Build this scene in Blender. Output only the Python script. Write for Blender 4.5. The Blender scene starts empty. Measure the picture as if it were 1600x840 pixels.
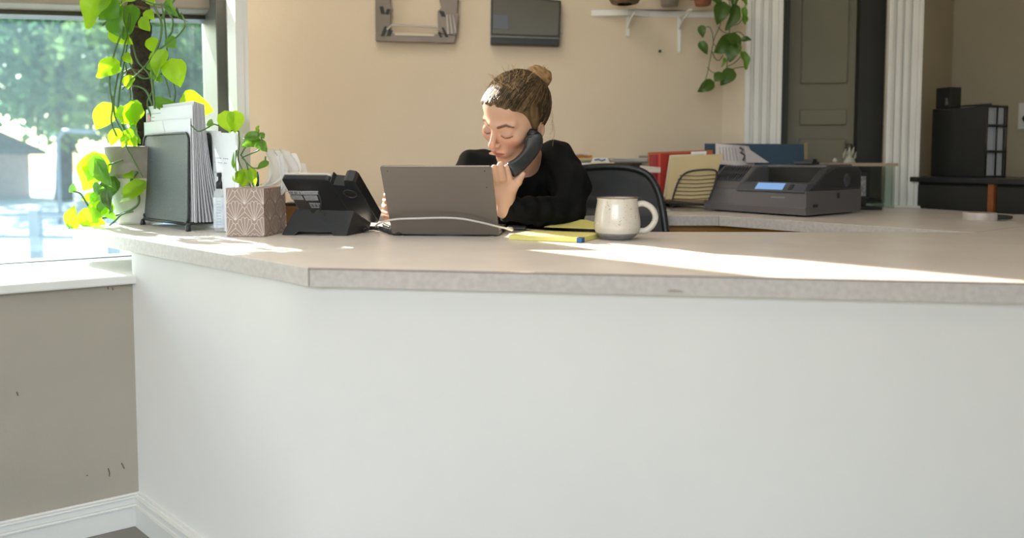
import bpy, math, random
import numpy as np
from mathutils import Vector, Matrix
random.seed(7); np.random.seed(7)
S = bpy.context.scene
COL = S.collection
# ------------------------------------------------------------------ camera, world, sun, exposure
F_PX, PY0, YH, CAMZ, HC = 1067.0, 310.0, 252.0, 0.892, 0.71
PITCH = math.atan((PY0-YH)/F_PX); CP, SP = math.cos(PITCH), math.sin(PITCH)
cam = bpy.data.cameras.new('camera'); camo = bpy.data.objects.new('camera', cam); COL.objects.link(camo)
camo.location = (0, 0, CAMZ); camo.rotation_euler = (math.pi/2-PITCH, 0, 0)
cam.sensor_width = 36; cam.lens = 36*F_PX/1600; cam.shift_y = -(420-PY0)/1600
cam.clip_start = 0.02; cam.clip_end = 200
cam.dof.use_dof = True; cam.dof.focus_distance = 1.78; cam.dof.aperture_fstop = 1.8
S.camera = camo
S.view_settings.view_transform = 'Standard'; S.view_settings.look = 'None'
S.view_settings.gamma = 1; S.view_settings.use_curve_mapping = False
S.view_settings.exposure = 0.0
wd = bpy.data.worlds.new('sky'); S.world = wd; wd.use_nodes = True
wn = wd.node_tree.nodes; wl = wd.node_tree.links
sky = wn.new('ShaderNodeTexSky'); sky.sky_type = 'NISHITA'; sky.sun_disc = False
sky.sun_elevation = math.radians(27); sky.sun_rotation = math.radians(-53); sky.air_density = 1.2; sky.dust_density = 2.5
wn['Background'].inputs[1].default_value = 0.5
wl.new(sky.outputs[0], wn['Background'].inputs[0])
def lamp(name, kind, loc, direction, energy, color, **kw):
    l = bpy.data.lights.new(name, kind); o = bpy.data.objects.new(name, l); COL.objects.link(o)
    o.location = loc; o.rotation_euler = Vector(direction).to_track_quat('-Z', 'Y').to_euler()
    l.energy = energy; l.color = color
    for k, v in kw.items(): setattr(l, k, v)
    return o
SUND = (0.75, -0.66, -0.55)
lamp('sun', 'SUN', (-8, 4, 6), SUND, 21.0, (1.0, 0.93, 0.80), angle=math.radians(0.6))
# added unseen fill lamps: one behind the camera, two overhead
lamp('front_fill_light', 'AREA', (-1.15, -1.75, 1.75), (0.20, 0.85, -0.52), 13.2, (0.96, 0.97, 1.0), shape='RECTANGLE', size=2.4, size_y=1.0, spread=math.radians(84))
lamp('overhead_fill_light', 'AREA', (-0.3, 0.5, 2.55), (0, 0.0, -1), 12.0, (1.0, 0.95, 0.88), shape='RECTANGLE', size=1.6, size_y=1.2)
lamp('overhead_fill_light_rear', 'AREA', (-0.6, 2.0, 2.55), (0, 0.25, -1), 11.0, (1.0, 0.90, 0.76), shape='RECTANGLE', size=0.9, size_y=0.6)
# ------------------------------------------------------------------ measuring helpers
def ray(px, py):
    x = (px-800.0)/F_PX; y = -(py-PY0)/F_PX
    return (x, CP+SP*y, -SP+CP*y)
def G(px, py, z=HC):
    r = ray(px, py); t = (z-CAMZ)/r[2]; return Vector((r[0]*t, r[1]*t, z))
def D(px, py, d):
    r = ray(px, py); t = d/r[1]; return Vector((r[0]*t, d, CAMZ+r[2]*t))
V = Vector
# ------------------------------------------------------------------ materials
MATS = {}
def mat(name, col, rough=0.5, metal=0.0, var=0.0, vscale=8.0, bump=0.0, bscale=60.0, col2=None, trans=None,
        spec=0.5, emit=None, estr=0.0, alpha=1.0, stretch=None, coat=0.0, sheen=0.0):
    if name in MATS: return MATS[name]
    m = bpy.data.materials.new(name); m.use_nodes = True; nt = m.node_tree; n = nt.nodes; L = nt.links
    b = n['Principled BSDF']; b.inputs['Base Color'].default_value = (*col, 1)
    b.inputs['Roughness'].default_value = rough; b.inputs['Metallic'].default_value = metal
    b.inputs['Specular IOR Level'].default_value = spec
    if coat: b.inputs['Coat Weight'].default_value = coat
    if sheen: b.inputs['Sheen Weight'].default_value = sheen
    if emit: b.inputs['Emission Color'].default_value = (*emit, 1); b.inputs['Emission Strength'].default_value = estr
    tc = n.new('ShaderNodeTexCoord'); mp = n.new('ShaderNodeMapping'); L.new(tc.outputs['Object'], mp.inputs[0])
    if stretch: mp.inputs['Scale'].default_value = stretch
    if var > 0 or col2:
        ns = n.new('ShaderNodeTexNoise'); ns.inputs['Scale'].default_value = vscale; ns.inputs['Detail'].default_value = 5
        L.new(mp.outputs[0], ns.inputs['Vector'])
        cr = n.new('ShaderNodeValToRGB'); L.new(ns.outputs['Fac'], cr.inputs[0])
        c2 = col2 or tuple(max(0, c*(1-var)) for c in col)
        cr.color_ramp.elements[0].position = 0.36; cr.color_ramp.elements[1].position = 0.64
        cr.color_ramp.elements[0].color = (*c2, 1); cr.color_ramp.elements[1].color = (*col, 1)
        L.new(cr.outputs[0], b.inputs['Base Color'])
    if bump > 0:
        nb = n.new('ShaderNodeTexNoise'); nb.inputs['Scale'].default_value = bscale; nb.inputs['Detail'].default_value = 4
        L.new(mp.outputs[0], nb.inputs['Vector'])
        bp = n.new('ShaderNodeBump'); bp.inputs['Strength'].default_value = bump; bp.inputs['Distance'].default_value = 0.01
        L.new(nb.outputs['Fac'], bp.inputs['Height']); L.new(bp.outputs[0], b.inputs['Normal'])
    out = n['Material Output']; cur = b.outputs[0]
    if trans:
        tr = n.new('ShaderNodeBsdfTranslucent'); tr.inputs[0].default_value = (*trans[0], 1)
        mx = n.new('ShaderNodeMixShader'); mx.inputs[0].default_value = trans[1]
        L.new(cur, mx.inputs[1]); L.new(tr.outputs[0], mx.inputs[2]); cur = mx.outputs[0]
    if alpha < 1:
        tp = n.new('ShaderNodeBsdfTransparent'); mx = n.new('ShaderNodeMixShader'); mx.inputs[0].default_value = alpha
        L.new(tp.outputs[0], mx.inputs[1]); L.new(cur, mx.inputs[2]); cur = mx.outputs[0]
    L.new(cur, out.inputs[0])
    MATS[name] = m; return m
def glass_mat(name, tint=(1, 1, 1), dirt=0.06, gloss=0.05, dirtcol=(0.8, 0.82, 0.85)):
    m = bpy.data.materials.new(name); m.use_nodes = True; nt = m.node_tree; n = nt.nodes; L = nt.links
    n.remove(n['Principled BSDF'])
    tp = n.new('ShaderNodeBsdfTransparent'); tp.inputs[0].default_value = (*tint, 1)
    gl = n.new('ShaderNodeBsdfGlossy'); gl.inputs['Roughness'].default_value = 0.03
    tl = n.new('ShaderNodeBsdfTranslucent'); tl.inputs[0].default_value = (*dirtcol, 1)
    ns = n.new('ShaderNodeTexNoise'); ns.inputs['Scale'].default_value = 3; ns.inputs['Detail'].default_value = 8
    mr = n.new('ShaderNodeMapRange'); mr.inputs[3].default_value = dirt*0.4; mr.inputs[4].default_value = dirt*1.6
    tc = n.new('ShaderNodeTexCoord'); L.new(tc.outputs['Object'], ns.inputs['Vector']); L.new(ns.outputs[0], mr.inputs[0])
    a = n.new('ShaderNodeMixShader'); L.new(mr.outputs[0], a.inputs[0]); L.new(tp.outputs[0], a.inputs[1]); L.new(tl.outputs[0], a.inputs[2])
    b = n.new('ShaderNodeMixShader'); b.inputs[0].default_value = gloss; L.new(a.outputs[0], b.inputs[1]); L.new(gl.outputs[0], b.inputs[2])
    L.new(b.outputs[0], n['Material Output'].inputs[0]); MATS[name] = m; return m
def vcol_mat(name, rough=0.5, sss=0.0, spec=0.4):
    m = bpy.data.materials.new(name); m.use_nodes = True; nt = m.node_tree; n = nt.nodes
    b = n['Principled BSDF']; a = n.new('ShaderNodeVertexColor'); a.layer_name = 'col'
    nt.links.new(a.outputs[0], b.inputs['Base Color']); b.inputs['Roughness'].default_value = rough
    b.inputs['Specular IOR Level'].default_value = spec
    if sss:
        b.inputs['Subsurface Weight'].default_value = sss; b.inputs['Subsurface Radius'].default_value = (0.010, 0.004, 0.002)
        b.inputs['Subsurface Scale'].default_value = 1.0
    MATS[name] = m; return m
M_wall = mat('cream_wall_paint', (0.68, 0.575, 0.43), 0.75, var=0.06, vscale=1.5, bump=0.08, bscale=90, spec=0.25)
M_wall_low = mat('cream_wall_paint_shaded_scuffed', (0.42, 0.375, 0.305), 0.75, var=0.10, vscale=2.2, bump=0.10, bscale=70, spec=0.25)  # same wall paint, darkened to carry the shade under the window
M_wallR = mat('cream_wall_paint_far_shaded', (0.46, 0.40, 0.29), 0.75, var=0.07, vscale=2, bump=0.06, spec=0.2)  # same wall paint, darkened for the dimmer light on the right
M_white = mat('white_trim_paint', (0.78, 0.77, 0.72), 0.45, var=0.05, vscale=4, bump=0.04, bscale=40)
M_front = mat('white_counter_wall_paint', (0.80, 0.78, 0.73), 0.7, var=0.05, vscale=2.0, bump=0.05, bscale=30, spec=0.3)
M_lam = mat('speckled_laminate', (0.75, 0.68, 0.61), 0.34, col2=(0.70, 0.63, 0.565), vscale=9, bump=0.02, bscale=300)
M_edge = mat('laminate_edge', (0.60, 0.55, 0.50), 0.5, col2=(0.52, 0.47, 0.43), vscale=110, bump=0.05, bscale=300)
M_seam = mat('dark_laminate_seam', (0.16, 0.10, 0.08), 0.6, var=.1)
M_floor = mat('grey_floor_vinyl', (0.22, 0.20, 0.17), 0.5, var=0.2, vscale=5)
M_ceil = mat('white_ceiling_tile', (0.75, 0.74, 0.70), 0.8, var=0.04, bump=0.1, bscale=120)
M_bronze = mat('dark_bronze_frame', (0.10, 0.09, 0.07), 0.42, metal=0.3, var=0.15, vscale=6)
M_olive = mat('bronze_sill_frame', (0.26, 0.23, 0.16), 0.4, metal=0.3, var=0.3, vscale=5)
M_shade = mat('brown_shade_cassette', (0.32, 0.26, 0.20), 0.6, var=0.12, vscale=12)
M_blk = mat('black_plastic', (0.018, 0.019, 0.020), 0.38, var=0.1, bump=0.02, bscale=200)
M_blks = mat('satin_black_plastic', (0.03, 0.032, 0.035), 0.28, var=0.1)
M_wire = mat('black_coated_wire', (0.02, 0.022, 0.022), 0.45)
M_paper = mat('white_paper', (0.80, 0.80, 0.82), 0.7, var=0.03, vscale=6)
M_ink = mat('dark_ink', (0.10, 0.10, 0.14), 0.7)
M_ink2 = mat('grey_ink', (0.35, 0.35, 0.40), 0.7)
# ------------------------------------------------------------------ mesh helpers
class MB:
    def __init__(s): s.v = []; s.f = []; s.m = []; s.sm = []; s.cur = 0; s.smooth = False
    def add(s, vs, fs, smooth=None):
        o = len(s.v); s.v += [tuple(v) for v in vs]
        for f in fs: s.f.append(tuple(i+o for i in f)); s.m.append(s.cur); s.sm.append(s.smooth if smooth is None else smooth)
    def box(s, c, d, M=None):
        c = V(c); x, y, z = [k/2 for k in d]
        vs = [V((a*x, b*y, e*z)) for a in (-1, 1) for b in (-1, 1) for e in (-1, 1)]
        vs = [(M.to_3x3() @ v if M else v)+c for v in vs]
        s.add(vs, [(0, 1, 3, 2), (4, 6, 7, 5), (0, 4, 5, 1), (2, 3, 7, 6), (0, 2, 6, 4), (1, 5, 7, 3)], False)
    def prism(s, poly, z0, z1):       # poly counter-clockwise xy
        n = len(poly); z0s = z0 if hasattr(z0, '__len__') else [z0]*n; z1s = z1 if hasattr(z1, '__len__') else [z1]*n
        vs = [(p[0], p[1], z0s[i]) for i, p in enumerate(poly)]+[(p[0], p[1], z1s[i]) for i, p in enumerate(poly)]
        s.add(vs, [tuple(range(n))[::-1], tuple(range(n, 2*n))]+[(i, (i+1) % n, n+(i+1) % n, n+i) for i in range(n)], False)
    def slab(s, pts, nrm, t):         # planar polygon extruded by t along nrm
        n = len(pts); N = V(nrm).normalized()*t
        s.add([V(p) for p in pts]+[V(p)+N for p in pts], [tuple(range(n))[::-1], tuple(range(n, 2*n))]+[(i, (i+1) % n, n+(i+1) % n, n+i) for i in range(n)], False)
    def tube(s, pts, r, seg=8, caps=True, flat=1.0):
        pts = [V(p) for p in pts]; n = len(pts); rs = r if hasattr(r, '__len__') else [r]*n
        vs = []; up = None
        for i, p in enumerate(pts):
            t = (pts[min(i+1, n-1)]-pts[max(i-1, 0)]).normalized()
            if up is None:
                up = V((0, 0, 1)) if abs(t.z) < .9 else V((0, 1, 0))
            a = t.cross(up).normalized(); up = a.cross(t).normalized()
            for k in range(seg):
                w = 2*math.pi*k/seg; vs.append(p+(a*math.cos(w)+up*math.sin(w)*flat)*rs[i])
        fs = [(i*seg+k, i*seg+(k+1) % seg, (i+1)*seg+(k+1) % seg, (i+1)*seg+k) for i in range(n-1) for k in range(seg)]
        if caps: fs += [tuple(range(seg))[::-1], tuple((n-1)*seg+k for k in range(seg))]
        s.add(vs, fs, True)
    def lathe(s, prof, c=(0, 0, 0), seg=32, M=None, caps=True):
        c = V(c); vs = []
        for r, z in prof:
            for k in range(seg):
                w = 2*math.pi*k/seg; v = V((r*math.cos(w), r*math.sin(w), z)); vs.append((M.to_3x3() @ v if M else v)+c)
        n = len(prof)
        fs = [(i*seg+k, i*seg+(k+1) % seg, (i+1)*seg+(k+1) % seg, (i+1)*seg+k) for i in range(n-1) for k in range(seg)]
        if caps: fs += [tuple(range(seg))[::-1], tuple((n-1)*seg+k for k in range(seg))]
        s.add(vs, fs, True)
    def grid(s, fn, nu, nv, smooth=True):
        vs = [fn(i/nu, j/nv) for i in range(nu+1) for j in range(nv+1)]
        s.add(vs, [(i*(nv+1)+j, (i+1)*(nv+1)+j, (i+1)*(nv+1)+j+1, i*(nv+1)+j+1) for i in range(nu) for j in range(nv)], smooth)
    def strip(s, pts, w, nrm, off=0.0):      # flat printed line
        N = V(nrm).normalized(); pts = [V(p)+N*off for p in pts]; vs = []
        for i, p in enumerate(pts):
            t = (pts[min(i+1, len(pts)-1)]-pts[max(i-1, 0)]).normalized(); a = t.cross(N)*w/2; vs += [p-a, p+a]
        s.add(vs, [(2*i, 2*i+1, 2*i+3, 2*i+2) for i in range(len(pts)-1)], False)
    def mesh(s, name, mats):
        me = bpy.data.meshes.new(name); me.from_pydata(s.v, [], s.f)
        for m in (mats if isinstance(mats, (list, tuple)) else [mats]): me.materials.append(m)
        me.polygons.foreach_set('material_index', s.m); me.polygons.foreach_set('use_smooth', s.sm); me.update()
        return me
def link(name, me, parent=None, bevel=0, seg=2, thick=0, sub=0):
    o = bpy.data.objects.new(name, me); COL.objects.link(o)
    if parent is not None: o.parent = parent; o.matrix_parent_inverse = Matrix.Translation(-parent_loc(parent))
    if thick:
        me.polygons.foreach_set('use_smooth', [False]*len(me.polygons)); md = o.modifiers.new('t', 'SOLIDIFY'); md.thickness = thick; md.offset = 0
    if bevel: md = o.modifiers.new('b', 'BEVEL'); md.width = bevel; md.segments = seg; md.limit_method = 'ANGLE'; md.angle_limit = math.radians(35)
    if sub: md = o.modifiers.new('s', 'SUBSURF'); md.levels = sub; md.render_levels = sub
    return o
def parent_loc(p):
    return V(PLOC.get(p.name, (0, 0, 0)))
PLOC = {}
def obj(name, mb, mats, parent=None, **k): return link(name, mb.mesh(name, mats), parent, **k)
def tag(o, label, cat, group=None, kind=None):
    o['label'] = label; o['category'] = cat
    if group: o['group'] = group
    if kind: o['kind'] = kind
    return o
def thing(name, label, cat, loc, group=None):
    o = bpy.data.objects.new(name, None); COL.objects.link(o); o.location = V(loc); o.empty_display_size = .02
    PLOC[o.name] = tuple(loc); return tag(o, label, cat, group)
def struct(name, mb, mats, parent=None, **k):
    o = obj(name, mb, mats, parent, **k); o['kind'] = 'structure'; return o
def bez(p0, p1, p2, p3, n=12):
    p0, p1, p2, p3 = map(V, (p0, p1, p2, p3)); r = []
    for i in range(n+1):
        t = i/n; u = 1-t; r.append(p0*u**3+p1*3*u*u*t+p2*3*u*t*t+p3*t**3)
    return r
def smooth_path(pts, n=6):
    pts = [V(p) for p in pts]; P = [pts[0]*2-pts[1]]+pts+[pts[-1]*2-pts[-2]]; r = []
    for i in range(1, len(P)-2):
        for k in range(n):
            t = k/n; a, b, c, d = P[i-1], P[i], P[i+1], P[i+2]
            r.append(0.5*((2*b)+(c-a)*t+(2*a-5*b+4*c-d)*t*t+(3*b-a-3*c+d)*t**3))
    return r+[pts[-1]]
def basis(x, y, z, loc=(0, 0, 0)):
    m = Matrix((x, y, z)).transposed().to_4x4(); m.translation = V(loc); return m
def rrect(w, h, r, n=5):
    out = []
    for cx, cy, a0 in ((w/2-r, h/2-r, 0), (-w/2+r, h/2-r, 90), (-w/2+r, -h/2+r, 180), (w/2-r, -h/2+r, 270)):
        for k in range(n+1):
            a = math.radians(a0+90*k/n); out.append((cx+r*math.cos(a), cy+r*math.sin(a)))
    return out
# ------------------------------------------------------------------ room geometry
W0 = G(200, 835, 0); ZB = 0.082; WSHIFT = 0.045
wa = G(203, 782, ZB); wb = G(0, 827, ZB); WD = (wa-wb).normalized(); NO = V((-WD.y, WD.x, 0))
W0 = W0+NO*WSHIFT
def Wp(t, o=0.0, z=0.0): p = W0+WD*t+NO*o; return V((p.x, p.y, z))
def line_px(P, d, px):        # where the plan line P + t d crosses the sight line of column px
    k = (px-800)/F_PX
    # x - k*(y*CP') : at horizon height, x/y = k/CP
    kk = k/CP
    t = (kk*P.y-P.x)/(d.x-kk*d.y); return t
tE = line_px(W0, WD, 385); E0 = Wp(tE)
ZS = 0.62
GO = 0.56                       # glass plane, outward from the wall face
TL = -2.3                       # far left end of the window opening (out of frame)
# below-window wall, wall left of window, lintel
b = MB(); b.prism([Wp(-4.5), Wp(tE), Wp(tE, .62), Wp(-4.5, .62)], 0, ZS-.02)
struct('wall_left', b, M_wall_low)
b = MB(); b.prism([Wp(-4.5), Wp(TL), Wp(TL, .62), Wp(-4.5, .62)], ZS-.02, 2.7); struct('wall_left_front', b, M_wall)
b = MB(); b.prism([Wp(TL), Wp(tE), Wp(tE, .62), Wp(TL, .62)], 2.3, 2.7); struct('wall_left_lintel', b, M_wall)
# alcove wall with its own window, seen edge-on from the camera
BD = V((14.0, 1, 0)).normalized(); B1 = V((0.889, 2.90, 0))
tB = line_px(B1, BD, 383); BL = B1+BD*tB
AD = (BL-E0).normalized(); AN = V((-AD.y, AD.x, 0)); AL = (BL-E0).length
def Ap(t, o=0, z=0): p = E0+AD*t+AN*o; return V((p.x, p.y, z))
def seg_prism(b, t0, t1, z0, z1, f=Ap, o0=0.0, o1=.12): b.prism([f(t0, o0), f(t1, o0), f(t1, o1), f(t0, o1)], z0, z1)
b = MB(); b.prism([E0, Ap(.26), Wp(tE, .29)], 0, 2.7)
b.prism([Wp(tE, .62), Wp(tE, .29), Ap(.26), Ap(AL), Ap(AL, .06)], 0, .62); b.prism([Wp(tE, .62), Wp(tE, .29), Ap(.26), Ap(AL), Ap(AL, .06)], 2.3, 2.7)
struct('wall_left_rear', b, M_wall)
w2 = MB(); Z0_, Z1_ = Wp(tE+.0, .57), Ap(AL, .035); ZD = (Z1_-Z0_).normalized(); ZN = V((-ZD.y, ZD.x, 0)); ZL = (Z1_-Z0_).length
def Zp(t, o=0, z=0): p = Z0_+ZD*t+ZN*o; return V((p.x, p.y, z))
seg_prism(w2, 0, ZL, .62, .65, f=Zp, o1=.03); seg_prism(w2, 0, ZL, 2.27, 2.3, f=Zp, o1=.03); seg_prism(w2, ZL-.02, ZL, .65, 2.27, f=Zp, o1=.03)
W2 = struct('window_2', w2, M_bronze)
glass_mat('clean_glass', dirt=0.004, gloss=0.03)
g = MB(); seg_prism(g, .01, ZL-.02, .65, 2.27, f=Zp, o0=.012, o1=.017); obj('pane', g, MATS['clean_glass'], W2)
# window 1: white plaster jamb then deep bronze frame, glass
b = MB(); b.prism([Wp(tE, .0), Wp(tE+.012, .0), Wp(tE+.012, .27), Wp(tE, .27)], ZS, 2.3)
b.prism([Wp(tE-.018, -.002), Wp(tE+.001, -.002), Wp(tE+.001, .13), Wp(tE-.018, .13)], ZS, 2.3)
struct('trim_1', b, M_white)
b = MB(); b.prism([Wp(TL, -.02), Wp(tE-.0, -.02), Wp(tE-.0, .29), Wp(TL, .29)], ZS-.022, ZS); 
struct('trim_2', b, M_white, bevel=.004)
hR = D(345, 36, Wp(line_px(W0+NO*GO, WD, 345), GO).y).z; tR = line_px(W0+NO*GO, WD, 345); tLf = line_px(W0+NO*GO, WD, 0)
hL = D(0, 27, Wp(tLf, GO).y).z
def hz(t): return hL+(hR-hL)*(t-tLf)/(tR-tLf)
fr = MB()
fr.prism([Wp(TL, .50), Wp(tE, .50), Wp(tE, .58), Wp(TL, .58)], ZS-.06, ZS-.015)              # bottom rail
fr.prism([Wp(tE-.028, .27), Wp(tE+.012, .27), Wp(tE+.012, .60), Wp(tE-.028, .60)], ZS-.04, 2.3)   # right stile
fr.prism([Wp(TL, .52), Wp(TL+.05, .52), Wp(TL+.05, .60), Wp(TL, .60)], ZS-.04, 2.3)
fr.prism([Wp(TL, .52), Wp(tE, .52), Wp(tE, .60), Wp(TL, .60)], 2.25, 2.3)
W1 = struct('window_1', fr, M_bronze, bevel=.003)
hd = MB(); tz0, tz1 = TL, tE-.02
hd.prism([Wp(tz0, .50), Wp(tz1, .50), Wp(tz1, .58), Wp(tz0, .58)], [hz(tz0), hz(tz1), hz(tz1), hz(tz0)], [z+.028 for z in (hz(tz0), hz(tz1), hz(tz1), hz(tz0))])
obj('transom', hd, M_bronze, W1, bevel=.003)
bs = MB(); bs.prism([Wp(TL, .30), Wp(tE-.03, .30), Wp(tE-.03, .52), Wp(TL, .52)], ZS-.10, ZS-.018); obj('window_ledge', bs, M_olive, W1)
glass_mat('dusty_glass', tint=(.80, .93, 1.0), dirt=0.016, gloss=0.03, dirtcol=(.6, .82, 1.0))
g = MB(); g.prism([Wp(TL+.04, .545), Wp(tE-.02, .545), Wp(tE-.02, .551), Wp(TL+.04, .551)], ZS-.02, [hz(TL), hz(tE), hz(tE), hz(TL)]); obj('lower_pane', g, MATS['dusty_glass'], W1)
g = MB(); g.prism([Wp(TL+.04, .545), Wp(tE-.02, .545), Wp(tE-.02, .551), Wp(TL+.04, .551)], [hz(TL)+.03, hz(tE)+.03, hz(tE)+.03, hz(TL)+.03], 2.26); obj('upper_pane', g, MATS['clean_glass'], W1)
sh = MB(); q = [hz(tz0), hz(tz1), hz(tz1), hz(tz0)]
sh.prism([Wp(tz0, .40), Wp(tz1, .40), Wp(tz1, .515), Wp(tz0, .515)], [z+.012 for z in q], [z+.15 for z in q])
tag(obj('roller_shade', sh, M_shade, bevel=.006), 'brown roller shade cassette across the top of the street window', 'shade')
# back wall, pass-through opening with casings, right-hand walls
b = MB()
def wallseg(b, p, q, z0, z1, th=.12, side=1):
    p = V(p); q = V(q); d = (q-p).normalized(); n = V((-d.y, d.x, 0))*th*side
    pts = [p, q, q+n, p+n]
    b.prism(pts if side > 0 else pts[::-1], z0, z1)
wallseg(b, BL-BD*.07, B1+BD*.0, 0, 2.7); struct('wall_back', b, M_wall)
CD0 = B1.copy(); CD1 = V((1.62, 2.76, 0)); CDd = (CD1-CD0).normalized(); CN = V((-CDd.y, CDd.x, 0))
def Cp(t, o=0): return CD0+CDd*t+CN*o
def ct(px): return line_px(CD0, CDd, px)
b = MB(); wallseg(b, CD0, Cp(ct(1200)), 0, 2.7); wallseg(b, Cp(ct(1200)), Cp(ct(1395)), 0, .68); wallseg(b, Cp(ct(1200)), Cp(ct(1395)), 2.2, 2.7); wallseg(b, Cp(ct(1395)), Cp(ct(1428)), 0, 2.7)
struct('wall_back_right', b, M_wall)
def casing(name, pa, pb):
    ta, tb = ct(pa), ct(pb); w = tb-ta; b = MB()
    for k, (u0, u1, th) in enumerate(((0, .14, .030), (.14, .24, .016), (.24, .40, .026), (.40, .47, .014), (.47, .62, .026), (.62, .70, .014), (.70, .88, .026), (.88, 1, .034))):
        b.prism([Cp(ta+w*u0, -th), Cp(ta+w*u1, -th), Cp(ta+w*u1, 0), Cp(ta+w*u0, 0)], .66, 2.28)
    b.box(Cp(ta+w/2, -.02)+V((0, 0, .69)), (w+.02, .05, .05), basis(CDd, CN, V((0, 0, 1))))
    return struct(name, b, M_white, bevel=.003)
casing('trim_3', 1160, 1216); casing('trim_4', 1378, 1430)
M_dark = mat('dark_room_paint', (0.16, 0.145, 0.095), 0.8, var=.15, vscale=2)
M_doorp = mat('olive_door_paint', (0.20, 0.185, 0.125), 0.55, var=.08, vscale=3)
M_near = mat('near_black_wood', (0.02, 0.02, 0.016), 0.6, var=.2)
d1 = MB(); a, c = ct(1216), ct(1380)
d1.box(Cp((ct(1238)+ct(1346))/2, .16)+V((0, 0, 1.1)), ((ct(1346)-ct(1232))+.03, .035, 2.2), basis(CDd, CN, V((0, 0, 1))))
DR = struct('door_1', d1, M_doorp)
p = MB()
mid = Cp((ct(1253)+ct(1340))/2, .138); wdt = ct(1335)-ct(1258)
for zc, hh in ((D(1300, 183, mid.y).z, .07), (1.60, .75), (.9, .18)):
    p.box(mid+V((0, 0, zc)), (wdt, .012, hh), basis(CDd, CN, V((0, 0, 1))))
obj('door_panel', p, M_doorp, DR, bevel=.006)
p = MB(); p.lathe([(0.001, -.02), (.012, -.018), (.016, 0), (.012, .016), (.001, .018)], Cp(ct(1338), .12)+V((0, 0, .95)), 12); obj('door_knob', p, M_bronze, DR)
j = MB(); j.box(Cp(ct(1222), .07)+V((0, 0, 1.1)), (.03, .16, 2.2), basis(CDd, CN, V((0, 0, 1)))); j.box(Cp(ct(1368), .12)+V((0, 0, 1.1)), (.10, .05, 2.2), basis(CDd, CN, V((0, 0, 1)))); obj('door_jamb', j, M_near, DR)
b = MB(); wallseg(b, Cp(-.1, 1.2), Cp(ct(1424), 1.2), 0, 2.7); wallseg(b, Cp(-.1, .12), Cp(-.1, 1.2), 0, 2.7); wallseg(b, Cp(ct(1424), .12), Cp(ct(1424), 1.2), 0, 2.7, th=.03, side=1); struct('wall_rear_room', b, M_dark)
P1 = Cp(ct(1428)); k80 = V((2.10, 3.29, 0)); k16 = V((2.62, 2.60, 0))
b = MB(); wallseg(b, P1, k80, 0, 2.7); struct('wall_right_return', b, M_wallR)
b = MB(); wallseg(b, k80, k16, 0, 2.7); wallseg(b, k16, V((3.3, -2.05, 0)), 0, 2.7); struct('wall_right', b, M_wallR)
# wall behind the camera; its glazed opening is added for the fill light
b = MB(); WL = Wp(-4.5)
wallseg(b, V((3.4, -2.05, 0)), V((1.7, -2.05, 0)), 0, 2.7, side=1); wallseg(b, V((-2.7, -2.05, 0)), V((WL.x-.3, -2.05, 0)), 0, 2.7); wallseg(b, V((1.7, -2.05, 0)), V((-2.7, -2.05, 0)), 0, .2); wallseg(b, V((1.7, -2.05, 0)), V((-2.7, -2.05, 0)), 2.4, 2.7)
wallseg(b, V((WL.x-.1, -2.15, 0)), V((WL.x-.1, WL.y+.3, 0)), 0, 2.7)
struct('wall_front', b, M_wall)
g = MB(); wallseg(g, V((1.7, -2.055, 0)), V((-2.7, -2.055, 0)), .2, 2.4, th=.006); W3 = struct('fill_window', g, MATS['clean_glass'])
fp = [Wp(-4.5, .62), Wp(tE, .62), Ap(AL, .12), k80+V((-2.2, 1.2, 0)), k80+V((.4, 1.2, 0)), V((3.6, -2.2, 0)), V((-5.4, -2.2, 0))]
fp = [V((-5.4, -2.2, 0)), V((3.6, -2.2, 0)), V((3.0, 4.3, 0)), V((-.6, 4.3, 0)), Ap(AL, .12), Wp(tE, .62), Wp(-4.5, .62)]
b = MB(); b.prism(fp, -.08, 0); struct('floor', b, M_floor)
b = MB(); b.prism(fp, 2.7, 2.8); struct('ceiling', b, M_ceil)
def moulding(b, p, q, zh, out, side):
    d = (V(q)-V(p)).normalized(); n = V((-d.y, d.x, 0))*side
    for z0, z1, th in ((0, zh*.62, out*.75), (zh*.62, zh*.70, out), (zh*.70, zh*.88, out*.72), (zh*.88, zh*.94, out*.9), (zh*.94, zh, out*.45)):
        pts = [V(p), V(q), V(q)+n*th, V(p)+n*th]; b.prism(pts if side > 0 else pts[::-1], z0, z1)
b = MB(); moulding(b, Wp(-4.5), Wp(tE), ZB, .016, -1); struct('baseboard_left', b, M_white, bevel=.002)
b = MB(); moulding(b, P1, k80, .1, .014, -1); moulding(b, k80, k16, .1, .014, -1); struct('baseboard_right', b, M_white)
# wall marks: small hole under the shelf, outlet at the far right
tag(obj('wall_anchor', (lambda q: (q.lathe([(.001, 0), (.006, 0), (.006, .004), (.001, .005)], D(1031, 80, 2.855), 10, Matrix.Rotation(math.pi/2, 4, 'X')), q)[1])(MB()), M_near), 'small dark anchor plug in the bare wall under the white shelf', 'wall plug')
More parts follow.
